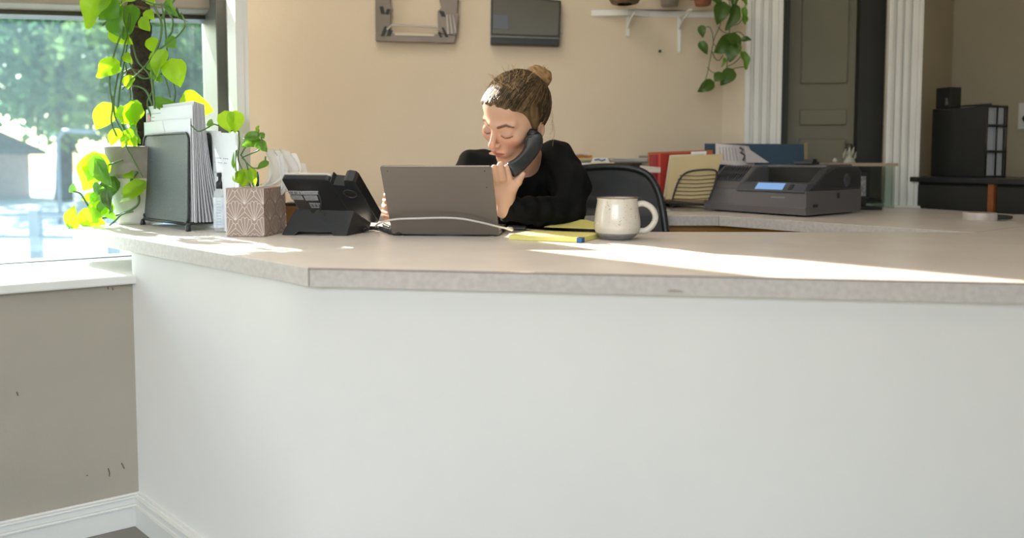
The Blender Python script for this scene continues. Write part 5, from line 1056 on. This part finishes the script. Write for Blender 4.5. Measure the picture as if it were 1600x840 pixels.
# ------------------------------------------------------------------ the woman: smooth blended surfaces, meshed by surface nets
def surfnet(f, lo, hi, h, B=8):
    lo = np.array(lo, float); hi = np.array(hi, float); nb = np.ceil((hi-lo)/h/B).astype(int); n = nb*B
    field = np.full(n+1, 1.0, np.float32)
    bi = np.stack(np.meshgrid(*[np.arange(k) for k in nb], indexing='ij'), -1).reshape(-1, 3)
    dc = f(lo+(bi+.5)*B*h); act = np.abs(dc) < B*h*1.25+.006
    for i in bi[(~act) & (dc < 0)]: field[i[0]*B:i[0]*B+B+1, i[1]*B:i[1]*B+B+1, i[2]*B:i[2]*B+B+1] = -1.0
    loc = np.stack(np.meshgrid(*[np.arange(B+1)]*3, indexing='ij'), -1).reshape(-1, 3)
    A = bi[act]
    for s in range(0, len(A), 400):
        a = A[s:s+400]; idx = (a[:, None, :]*B+loc[None]).reshape(-1, 3)
        field[idx[:, 0], idx[:, 1], idx[:, 2]] = f(lo+idx*h)
    s = field < 0; nx, ny, nz = n
    c = np.zeros((nx, ny, nz, 3), np.float32); cnt = np.zeros((nx, ny, nz), np.float32)
    for ax in range(3):
        o1 = [(0, 0), (0, 0), (0, 0)]
        for da in (0, 1):
            for db in (0, 1):
                off = [0, 0, 0]; ot = [k for k in range(3) if k != ax]; off[ot[0]] = da; off[ot[1]] = db
                sl0 = tuple(slice(off[k], off[k]+n[k]) for k in range(3)); off2 = list(off); off2[ax] += 1
                sl1 = tuple(slice(off2[k], off2[k]+n[k]) for k in range(3))
                v0 = field[sl0]; v1 = field[sl1]; m = (v0 < 0) != (v1 < 0)
                w = np.nonzero(m); a0 = v0[w]; t = a0/(a0-v1[w])
                p = np.zeros((len(t), 3), np.float32); p[:, ax] = t; p[:, ot[0]] = da; p[:, ot[1]] = db
                c[w] += p; cnt[w] += 1
    w = np.nonzero(cnt > 0); vid = np.full((nx, ny, nz), -1, np.int64); vid[w] = np.arange(len(w[0]))
    verts = lo+(np.stack(w, -1)+c[w]/cnt[w][:, None])*h
    quads = []
    for ax in range(3):
        ot = [k for k in range(3) if k != ax]; sl0 = [slice(1, n[k]) for k in range(3)]; sl0[ax] = slice(0, n[ax]); sl1 = list(sl0); sl1[ax] = slice(1, n[ax]+1)
        v0 = s[tuple(sl0)]; v1 = s[tuple(sl1)]; m = np.nonzero(v0 != v1); base = np.stack(m, -1).copy()
        for k in ot: base[:, k] += 1
        flip = v0[m]
        def g(da, db):
            q = base.copy(); q[:, ot[0]] -= da; q[:, ot[1]] -= db; return vid[q[:, 0], q[:, 1], q[:, 2]]
        Q = np.stack([g(1, 1), g(0, 1), g(0, 0), g(1, 0)], -1)
        if ax == 1: flip = ~flip
        Q[~flip] = Q[~flip][:, ::-1]; quads.append(Q)
    Q = np.concatenate(quads); Q = Q[(Q >= 0).all(1)]
    return verts, Q
def np_mesh(name, v, q, m, colors=None):
    me = bpy.data.meshes.new(name); me.vertices.add(len(v)); me.vertices.foreach_set('co', v.astype(np.float32).ravel())
    me.loops.add(q.size); me.loops.foreach_set('vertex_index', q.astype(np.int32).ravel())
    me.polygons.add(len(q)); me.polygons.foreach_set('loop_start', (np.arange(len(q))*4).astype(np.int32))
    me.polygons.foreach_set('use_smooth', np.ones(len(q), bool)); me.materials.append(m); me.update(calc_edges=True)
    if colors is not None:
        a = me.color_attributes.new('col', 'FLOAT_COLOR', 'POINT'); a.data.foreach_set('color', np.c_[colors, np.ones(len(v))].astype(np.float32).ravel())
    return me
A_ = lambda p: np.array(p, float)
def smin(a, b, k): h = np.clip(.5+.5*(b-a)/k, 0, 1); return b*(1-h)+a*h-k*h*(1-h)
def smax(a, b, k): return -smin(-a, -b, k)
def ell(p, c, r): r = A_(r); q = p-A_(c); k0 = np.linalg.norm(q/r, axis=1); k1 = np.linalg.norm(q/(r*r), axis=1)+1e-9; return k0*(k0-1)/k1
def sph(p, c, r): return np.linalg.norm(p-A_(c), axis=1)-r
def cap(p, a, b, ra, rb):
    a = A_(a); b = A_(b); d = b-a; t = np.clip(((p-a)@d)/(d@d), 0, 1); return np.linalg.norm(p-a-t[:, None]*d, axis=1)-(ra+(rb-ra)*t)
# head frame
al, be_ = math.radians(41), math.radians(29)
hF = V((-math.sin(al)*math.cos(be_), -math.cos(al)*math.cos(be_), -math.sin(be_)))
hU = V((.35, .10, 1.0)); hU = (hU-hF*hU.dot(hF)).normalized(); hR = hU.cross(hF).normalized()
HC0 = D(803, 183, 1.825); HS = 1.02
HM = np.array([list(hR), list(hU), list(hF)]).T
def hl(P): return (P-A_(HC0))@HM/HS
def hw(x, y, z): return HC0+(hR*x+hU*y+hF*z)*HS
def head_sdf(P):
    q = hl(P); x = np.abs(q[:, 0]); m = np.c_[x, q[:, 1], q[:, 2]]
    d = ell(m, (0, .022, -.014), (.072, .082, .092))
    d = smin(d, ell(m, (0, -.030, .024), (.058, .072, .060)), .028)
    d = smin(d, cap(m, (.046, -.050, -.004), (.012, -.098, .050), .018, .017), .024)
    d = smin(d, sph(m, (0, -.100, .058), .0165), .016)
    d = smin(d, ell(m, (.036, -.022, .056), (.024, .020, .022)), .020)
    d = smin(d, ell(m, (.0, .055, .045), (.052, .034, .035)), .020)
    d = smin(d, cap(m, (.010, .017, .080), (.042, .018, .062), .0085, .008), .012)      # brow
    d = smax(d, -ell(m, (.031, -.001, .100), (.018, .012, .016)), .014)                  # socket
    d = smin(d, ell(m, (.0305, -.003, .0715), (.0155, .0125, .0140)), .004)              # closed-down lid over eyeball
    d = smax(d, -cap(m, (.019, -.0115, .0895), (.043, -.0085, .0785), .0010, .0010), .0022)   # lid crease below
    d = smax(d, -cap(m, (.019, .0055, .0885), (.042, .0060, .0790), .0008, .0008), .0025)    # upper fold
    d = smin(d, cap(m, (0, .012, .079), (0, -.027, .102), .0062, .0082), .009)           # nose bridge
    d = smin(d, sph(m, (0, -.0305, .1030), .0090), .006)
    d = smin(d, ell(m, (.0105, -.034, .0925), (.0058, .0055, .0080)), .005)
    d = smax(d, -ell(m, (.0062, -.0415, .0985), (.0030, .0026, .0045)), .002)
    d = smin(d, ell(m, (0, -.060, .070), (.030, .020, .018)), .014)                      # mouth mound
    d = smin(d, cap(m, (.003, -.0560, .0895), (.0185, -.0600, .0790), .0044, .0020), .004)
    d = smin(d, cap(m, (0, -.0662, .0875), (.0155, -.0640, .0800), .0052, .0022), .004)
    d = smax(d, -cap(m, (0, -.0612, .0940), (.0200, -.0622, .0820), .0011, .0009), .0020)
    d = smax(d, -cap(m, (0, -.044, .0965), (0, -.052, .0935), .0018, .0020), .004)       # philtrum
    d = smax(d, -ell(m, (0, -.078, .090), (.013, .004, .006)), .008)
    # ears
    e = ell(m, (.074, -.026, -.012), (.007, .023, .014)); e = smax(e, -ell(m, (.083, -.025, -.008), (.006, .015, .008)), .004)
    d = smin(d, e, .006)
    return d*HS
# body points
NB = D(812, 268, 1.98)
SHL, SHR = D(868, 252, 1.985), D(742, 262, 2.08)
ELL, ELR = D(888, 348, 1.86), D(698, 352, 2.10)
ELL.z = HC+.044; 
WRL = D(789, 327, 1.735); WRR = D(640, 345, 1.965); WRR.z = HC+.028
NK0 = hw(0, -.075, -.030)
# left hand (raised at the chin): frame
kD = (D(776, 279, 1.735)-WRL); 
K = [D(796, 281, 1.724), D(786.5, 279, 1.716), D(777, 282, 1.714), D(768.5, 289, 1.718)]          # index .. little knuckles
Pj = [D(792, 261.5, 1.722), D(782, 257.5, 1.706), D(772, 262, 1.702), D(764.5, 271, 1.708)]      # middle joints, up under the chin
Q1 = [D(788, 266, 1.750), D(779, 263, 1.742), D(770.5, 268, 1.738), D(764, 277, 1.740)]          # far joints curl away from the camera
Q2 = [D(789, 277, 1.760), D(781, 274, 1.756), D(774, 278, 1.752), D(771, 284, 1.750)]
TH0, TH1, TH2, TH3 = D(794, 308, 1.735), D(801, 294, 1.728), D(809, 284, 1.724), D(817, 272, 1.728)
def hand_l(P):
    d = cap(P, WRL, D(787, 308, 1.735), .0215, .026)
    d = smin(d, cap(P, D(790, 306, 1.735), D(791, 284, 1.732), .0165, .0125), .012)
    d = smin(d, cap(P, D(782, 306, 1.735), D(779, 283, 1.730), .018, .0135), .012)
    d = smin(d, cap(P, D(778, 306, 1.737), D(772, 288, 1.732), .016, .0120), .012)
    for i, r in enumerate((.0082, .0084, .0079, .0070)):
        d = smin(d, cap(P, K[i], Pj[i], r*1.08, r*.98), .0045)
        f = cap(P, Pj[i], Q1[i], r*.98, r*.88); f = smin(f, cap(P, Q1[i], Q2[i], r*.88, r*.78), .003)
        d = np.minimum(d, smin(d, f, .002))
    d = smin(d, cap(P, TH0, TH1, .016, .0125), .010)
    t = cap(P, TH1, TH2, .0118, .0105); t = smin(t, cap(P, TH2, TH3, .0105, .0070), .004); d = smin(d, t, .005)
    return d
# right hand (on the keyboard / edge, fingertips past the laptop's left side)
HRp = V((WRR.x-.045, WRR.y-.02, HC+.030))
HRt = [G(606, 345)+V((.0, .0, 0))]*0
tips = [D(607, 334, 1.86), D(603.5, 324, 1.87), D(604, 315, 1.885), D(607, 306, 1.90)]
def hand_r(P):
    d = cap(P, WRR, HRp, .022, .024); d = smin(d, ell(P, HRp+V((-.03, -.012, .004)), (.040, .026, .024)), .012)
    for i, r in enumerate((.0095, .0095, .009, .0082)):
        k = HRp+V((-.058, -.030+.012*i, .004+.012*i)); tt = tips[i]; mdl = k.lerp(tt, .5)+V((0, .004, .010))
        d = smin(d, cap(P, k, mdl, r*1.05, r*.95), .006); d = smin(d, cap(P, mdl, tt, r*.95, r*.78), .004)
    th = cap(P, HRp+V((.0, -.01, -.005)), HRp+V((-.03, -.045, -.014)), .012, .009); return smin(d, th, .008)
def body_sdf(P):
    d = head_sdf(P)
    d = smin(d, cap(P, NK0, NB, .050, .056), .022)
    d = smin(d, cap(P, NB, NB+V((0, .03, -.06)), .052, .07), .02)
    d = np.minimum(d, hand_l(P)); d = smin(d, cap(P, WRL, ELL, .0215, .032), .012)
    d = np.minimum(d, hand_r(P)); d = smin(d, cap(P, WRR, ELR, .0225, .034), .012)
    d = smin(d, cap(P, ELL, SHL, .034, .040), .02); d = smin(d, cap(P, ELR, SHR, .034, .040), .02)
    d = smin(d, cap(P, SHL, SHR, .045, .045), .03)
    return smin(d, cap(P, NB+V((-.0, .03, -.06)), V((.03, 2.08, .60)), .080, .09), .03)
vv, qq = surfnet(body_sdf, (-.36, 1.66, .56), (.20, 2.22, 1.16), .0025)
def skin_cols(v):
    q = hl(v); x = np.abs(q[:, 0]); y = q[:, 1]; z = q[:, 2]; m = np.c_[x, y, z]; m2 = np.c_[x, y, 0*x]
    c = np.tile(A_((.67, .41, .29)), (len(v), 1)); hd = np.linalg.norm(q, axis=1) < .16
    def mix(w, col): w = np.clip(w, 0, 1)[:, None]*hd[:, None]; return c*(1-w)+A_(col)*w
    c = mix(np.exp(-(((x-.040)/.020)**2+((y+.030)/.018)**2+((z-.068)/.03)**2))*.55, (.66, .27, .19))
    c = mix(np.exp(-((x/.012)**2+((y+.032)/.012)**2+((z-.108)/.015)**2))*.45, (.66, .28, .20))
    lip = np.minimum(cap(m2, (.0, -.0568, 0), (.0185, -.0610, 0), .0034, .0008), cap(m2, (0, -.0655, 0), (.0155, -.0635, 0), .0042, .0010))+np.where(z < .05, .05, 0)
    c = mix(np.clip(1-(lip-.0004)/.0016, 0, 1)*.85, (.46, .14, .12))
    c = mix((z > .05)*np.exp(-((cap(m2, (0, -.0612, 0), (.0190, -.0622, 0), 0, 0))/.0013)**2)*.8, (.20, .05, .04))
    c = mix(np.exp(-((ell(m, (.0065, -.0410, .0970), (.0030, .0028, .005)))/.002)**2)*.6, (.25, .08, .05))
    br = cap(m2, (.015, .0170, 0), (.032, .0225, 0), .0022, .0020)+np.where(z < .03, .05, 0); br = np.minimum(br, cap(m2, (.032, .0225, 0), (.048, .0160, 0), .0020, .0006)+np.where(z < .03, .05, 0))
    c = mix(np.clip(1-(br-.0004)/.0022, 0, 1)*.88, (.085, .042, .022))
    la = cap(m2, (.0180, -.0085, 0), (.030, -.0130, 0), 0, 0)+np.where(z < .04, .05, 0); la = np.minimum(la, cap(m2, (.030, -.0130, 0), (.0465, -.0075, 0), 0, 0)+np.where(z < .04, .05, 0))
    c = mix(np.clip(1-(la-.0010)/.0012, 0, 1)*.92, (.045, .025, .018))
    c = mix(np.exp(-(((x-.032)/.016)**2+((y-.003)/.006)**2+((z-.08)/.02)**2))*.25, (.45, .22, .16))
    return c
vcol_mat('skin', .48, sss=.12, spec=.35)
wo_ = HC0
woman = thing('person', 'seated person in black top, fair hair in a bun, holding a phone to the ear', 'person', V((.05, 2.05, .485)))
link('body', np_mesh('body', vv, qq, MATS['skin'], skin_cols(vv)), woman)
# sweater
CH, HP = D(806, 330, 2.04), V((.06, 2.12, .50))
def noise_fold(P):
    x, y, z = P[:, 0], P[:, 1], P[:, 2]
    return .0022*np.sin(z*90+x*55+6*np.sin(y*22))+.0016*np.sin(x*120-z*60+y*40)
def sweater(P):
    d = cap(P, NB+V((.0, .015, -.035)), NB+V((.004, .035, -.055)), .068, .098)
    d = smin(d, cap(P, NB+V((.004, .035, -.055)), CH+V((0, .03, 0)), .098, .125), .03)
    d = smin(d, cap(P, SHL+V((-.01, .01, -.010)), SHR+V((.01, .0, -.010)), .060, .056), .035)
    d = smin(d, cap(P, CH+V((0, .03, 0)), HP+V((0, -.03, .08)), .125, .150), .04)
    d = smin(d, ell(P, CH+V((-.03, -.075, -.015)), (.095, .055, .060)), .03)
    a = cap(P, SHL, SHL.lerp(ELL, .55)+V((.022, .0, .012)), .060, .054); a = smin(a, cap(P, SHL.lerp(ELL, .55)+V((.022, 0, .012)), ELL, .054, .044), .02)
    fa = cap(P, ELL, WRL+(ELL-WRL)*.0, .044, .0300)
    dd_ = (ELL-WRL).normalized(); t = (P-A_(WRL))@A_(dd_); fa = fa+.0022*np.sin(t*150)*(t < .14)*(t > 0.0)
    fa = smax(fa, -(t+.0060), .003)
    r = cap(P, SHR, ELR, .057, .047); rf = cap(P, ELR, WRR, .045, .032); r = smin(r, rf, .02)
    d = smin(d, a, .022); d = smin(d, fa, .014); d = smin(d, r, .025)
    d = d+noise_fold(P)
    nn_ = cap(P, NK0, NB+V((0, .006, .012)), .054, .060)      # neckline
    d = smax(d, -nn_, .006)
    return smax(d, HC+.0005-P[:, 2] + 1e9*0, .001) if False else d
vv, qq = surfnet(sweater, (-.38, 1.66, .46), (.28, 2.34, 1.02), .0045)
# the sleeve rests on the counter: flatten what would sink below its top
ov = (vv[:, 1] < 2.0) & (vv[:, 2] < HC+.0012) & (vv[:, 2] > HC-.05) & (vv[:, 1] < 1.86); vv[ov, 2] = HC+.0012
M_knit = mat('black_knit', (.0045, .005, .005), .8, var=.2, vscale=30, bump=.15, bscale=500, spec=.18)
link('black_sweater', np_mesh('black_sweater', vv, qq, M_knit), woman)
# trousers and shoes (behind the counter)
def legs(P):
    d = None
    for s_ in (-1, 1):
        h_ = V((.13+.09*s_, 2.14, .535)); k = V((.0+.11*s_, 1.83 if False else 1.90, .545)); k = V((.06+.10*s_, 1.80, .54)); f_ = V((.05+.10*s_, 1.86, .11))
        c = smin(cap(P, h_, k, .082, .058), cap(P, k, f_, .056, .042), .03); d = c if d is None else smin(d, c, .03)
    return smin(d, ell(P, (.12, 2.12, .56), (.17, .12, .085)), .04)
vv, qq = surfnet(legs, (-.2, 1.66, .05), (.34, 2.28, .68), .009); link('trousers', np_mesh('trousers', vv, qq, mat('charcoal_twill', (.02, .022, .028), .8, bump=.1)), woman)
for s_ in (-1, 1):
    def shoe(P, s_=s_): c = V((.05+.10*s_, 1.82, .045)); return smax(ell(P, c, (.042, .12, .05)), .002-P[:, 2], .004)
    vv, qq = surfnet(shoe, (-.12, 1.66, -.01), (.22, 1.98, .12), .007); link('shoe', np_mesh('shoe', vv, qq, M_blk), woman)
# hair: cap swept back to a bun, plus combed strands
BUN = hw(.018, .066, -.090)
def hairsdf(P):
    q = hl(P); x = np.abs(q[:, 0]); m = np.c_[x, q[:, 1], q[:, 2]]
    d = ell(m, (0, .024, -.017), (.0800, .0890, .0985))
    d = smin(d, ell(m, (0, .053, .045), (.0565, .0375, .0395)), .012)
    bl = A_((.016, .068, -.084)); dv = q-bl; u = np.arctan2(dv[:, 0], dv[:, 2]+.04); v_ = np.linalg.norm(dv, axis=1)
    d = d+.0016*np.sin(u*30+3*np.sin(v_*30))+.0011*np.sin(u*67+v_*40)
    # hairline: keep what lies above/behind a tilted surface
    y, z = m[:, 1], m[:, 2]
    a_ = .066-.55*np.clip(x-.026, 0, 1)-3.0*np.clip(x-.052, 0, 1)**1.5; g = .016+.30*(y+.02)
    keep = smin((a_-y)*.85, (z-g)*.9, .014)
    nape = (-.060-y)+(z+.03)*.35
    keep = smax(keep, nape, .01)
    d = smax(d, keep, .010)
    # wisp in front of the ear
    d = smin(d, cap(m, (.074, .012, .012), (.074, -.012, .010), .005, .003), .006)
    return d*HS
vv, qq = surfnet(hairsdf, A_(HC0)-.17, A_(HC0)+.19, .0028)
def hair_col(v, seed=0):
    q = hl(v); dv = q-A_((.016, .068, -.084)); u = np.arctan2(dv[:, 0], dv[:, 2]+.04)
    t = .5+.28*np.sin(u*37+2*np.sin(np.linalg.norm(dv, axis=1)*35))+.22*np.sin(u*83+1.3)
    return A_((.075, .046, .021))*(1-t)[:, None]+A_((.20, .13, .062))*t[:, None]
vcol_mat('hair_base', .58, spec=.2)
hair = link('hair', np_mesh('hair', vv, qq, MATS['hair_base'], hair_col(vv)), woman)
def bunf(P):
    q = P-A_(BUN); ax = A_((hU*.8-hF*.6+hR*.1).normalized()); e1 = A_(hR); e1 = e1-ax*(e1@ax); e1 /= np.linalg.norm(e1); e2_ = np.cross(ax, e1)
    h = q@ax; a = q@e1; b_ = q@e2_; r = np.sqrt(a*a+b_*b_); th = np.arctan2(b_, a)
    d = np.sqrt((r-.015)**2+((h-.014)*.92)**2)-.0215; d = smin(d, np.sqrt(r*r+(h-.012)**2)-.027, .01)
    d = smin(d, np.sqrt(r*r+(h+.012)**2)-.015, .008)
    return d+.0014*np.sin(th*3+r*260+h*60)+.0008*np.sin(th*7-h*300)
vv, qq = surfnet(bunf, A_(BUN)-.06, A_(BUN)+.062, .0021)
t_ = .5+.3*np.sin((vv@A_((300, 180, 260))))+.2*np.sin(vv@A_((520, -300, 410)))
link('hair_bun', np_mesh('hair_bun', vv, qq, MATS['hair_base'], A_((.20, .115, .050))*(1-t_)[:, None]+A_((.42, .25, .115))*t_[:, None]), hair)
b = MB(); b.tube([BUN+hU*(-.020)+hF*.006+(hR*math.cos(a)+(hF*.7+hU*.3)*math.sin(a))*.0175 for a in [k*math.pi/9 for k in range(19)]], .0035, 6, caps=False); obj('hair_tie', b, M_blk, hair)
# strands
M_str = mat('fair_hair_strand', (.24, .155, .072), .38, var=.5, vscale=60, spec=.3, trans=((.6, .38, .16), .15))
b = MB(); rg = random.Random(3); bl = V((.016, .066, -.082))
def surf_pt(p):      # push a local point on to the scalp ellipsoid
    c = V((0, .024, -.017)); r = V((.0832, .0922, .1017)); q = p-c; k = math.sqrt((q.x/r.x)**2+(q.y/r.y)**2+(q.z/r.z)**2); p = c+q/k; c2 = V((0, .053, .045)); q = p-c2; k = math.sqrt((q.x/.0590)**2+(q.y/.0400)**2+(q.z/.0420)**2); return c2+q/k if k < 1 else p
for i in range(800):
    u = rg.uniform(-1, 1); side = rg.random() < .5
    if rg.random() < .55: s = V((u*.062, .074-.020*abs(u)+rg.uniform(-.008, .010), .066-.030*abs(u)+rg.uniform(-.012, .003)))
    else: sg_ = 1 if side else -1; s = V((sg_*.078, rg.uniform(-.045, .062), rg.uniform(-.030, .016)-.012))
    e = bl+V((rg.uniform(-.008, .008), rg.uniform(-.004, .006), rg.uniform(-.006, .006))); pts = []
    for k in range(9):
        t = k/8; p = s.lerp(e, t); p = surf_pt(p+V((0, .0, 0))); o_ = .0010*math.sin(t*math.pi)*rg.uniform(.5, 1.8)
        if t > .92: p = p.lerp(e, .5)
        q = hw(p.x, p.y, p.z); n_ = (q-hw(0, .03, -.017)).normalized(); pts.append(q+n_*o_)
    b.tube(pts, [.0006]+[rg.uniform(.0008, .0016)]*7+[.0006], 4, caps=False)
M_strd = mat('dark_hair_strand', (.055, .033, .015), .40, var=.4, vscale=60, spec=.3)
half = len(b.f)//2; b.m = [0 if (i//32) % 5 < 2 else 1 for i in range(len(b.f))]
o = obj('hair_strands', b, [M_str, M_strd], hair); o['kind'] = 'stuff'
b = MB()
for i in range(95):
    if i < 55: s = surf_pt(V((rg.uniform(-.06, .06), .12, rg.uniform(-.04, .06)))); s = hw(s.x, s.y, s.z); L = rg.uniform(.010, .026)
    else: s = BUN+V((rg.uniform(-.02, .025), 0, rg.uniform(-.0, .03))); L = rg.uniform(.012, .03)
    n_ = (s-hw(0, .02, -.02)).normalized(); d_ = (n_+V((rg.uniform(-.8, .8), rg.uniform(-.5, .5), rg.uniform(-.1, .8)))).normalized(); c_ = V((rg.uniform(-1, 1), rg.uniform(-1, 1), 0))*L*.35
    b.tube([s, s+d_*L*.5+c_*.3, s+d_*L+c_], [.0008, .0006, .0004], 4, caps=False)
for i in range(7):      # loose curls at the nape
    s = hw(.064, .03-.014*i, -.064); b.tube(smooth_path([s, s+V((.008+.001*i, 0, -.004)), s+V((.011+.002*(i % 3), 0, -.016-.002*i)), s+V((.003+.003*(i % 4), 0, -.028-.003*i))], 4), .0004, 4, caps=False)
o = obj('flyaway_hairs', b, mat('sunlit_fine_hair', (.50, .36, .20), .4, trans=((.8, .6, .35), .4)), hair); o['kind'] = 'stuff'
# ring finger jewellery is not visible; handset held between ear and hand
hs_ = thing('telephone_handset', 'black telephone handset held between ear and raised hand', 'telephone', D(815, 245, 1.74))
path = [D(833, 213, 1.775), D(834, 222, 1.768), D(829, 236, 1.755), D(819, 249, 1.742), D(807, 260, 1.733), D(796, 267, 1.728)]
PS = smooth_path(path, 6); w0 = [.023, .0245, .0215, .019, .019, .0205, .021]
b = MB(); n = len(PS); sg = 20; vs = []
for i, p in enumerate(PS):
    t = i/(n-1); k = t*(len(w0)-1); j = min(int(k), len(w0)-2); w = w0[j]+(w0[j+1]-w0[j])*(k-j); th = w*.78
    if i == 0 or i == n-1: w *= .72; th *= .72
    d = (PS[min(i+1, n-1)]-PS[max(i-1, 0)]).normalized(); a = d.cross(V((0, 1, 0))).normalized(); c = a.cross(d).normalized()
    for q in range(sg):
        an = 2*math.pi*q/sg; ca, sa = math.cos(an), math.sin(an); e = .62
        vs.append(p+a*(w*math.copysign(abs(ca)**e, ca))+c*(th*math.copysign(abs(sa)**e, sa)))
b.add(vs, [(i*sg+q, i*sg+(q+1) % sg, (i+1)*sg+(q+1) % sg, (i+1)*sg+q) for i in range(n-1) for q in range(sg)]+[tuple(range(sg))[::-1], tuple((n-1)*sg+q for q in range(sg))], True)
obj('grip', b, M_blks, hs_, sub=1)
ec = D(831, 216, 1.79); dirn = (hw(.075, -.005, -.005)-ec).normalized()
b = MB(); b.lathe([(.019, 0), (.0225, .004), (.021, .018), (.015, .022), (.001, .022)], ec, 24, basis(dirn.cross(V((0, 0, 1))).normalized(), dirn.cross(dirn.cross(V((0, 0, 1)))).normalized(), dirn)); obj('ear_cup', b, M_blk, hs_)
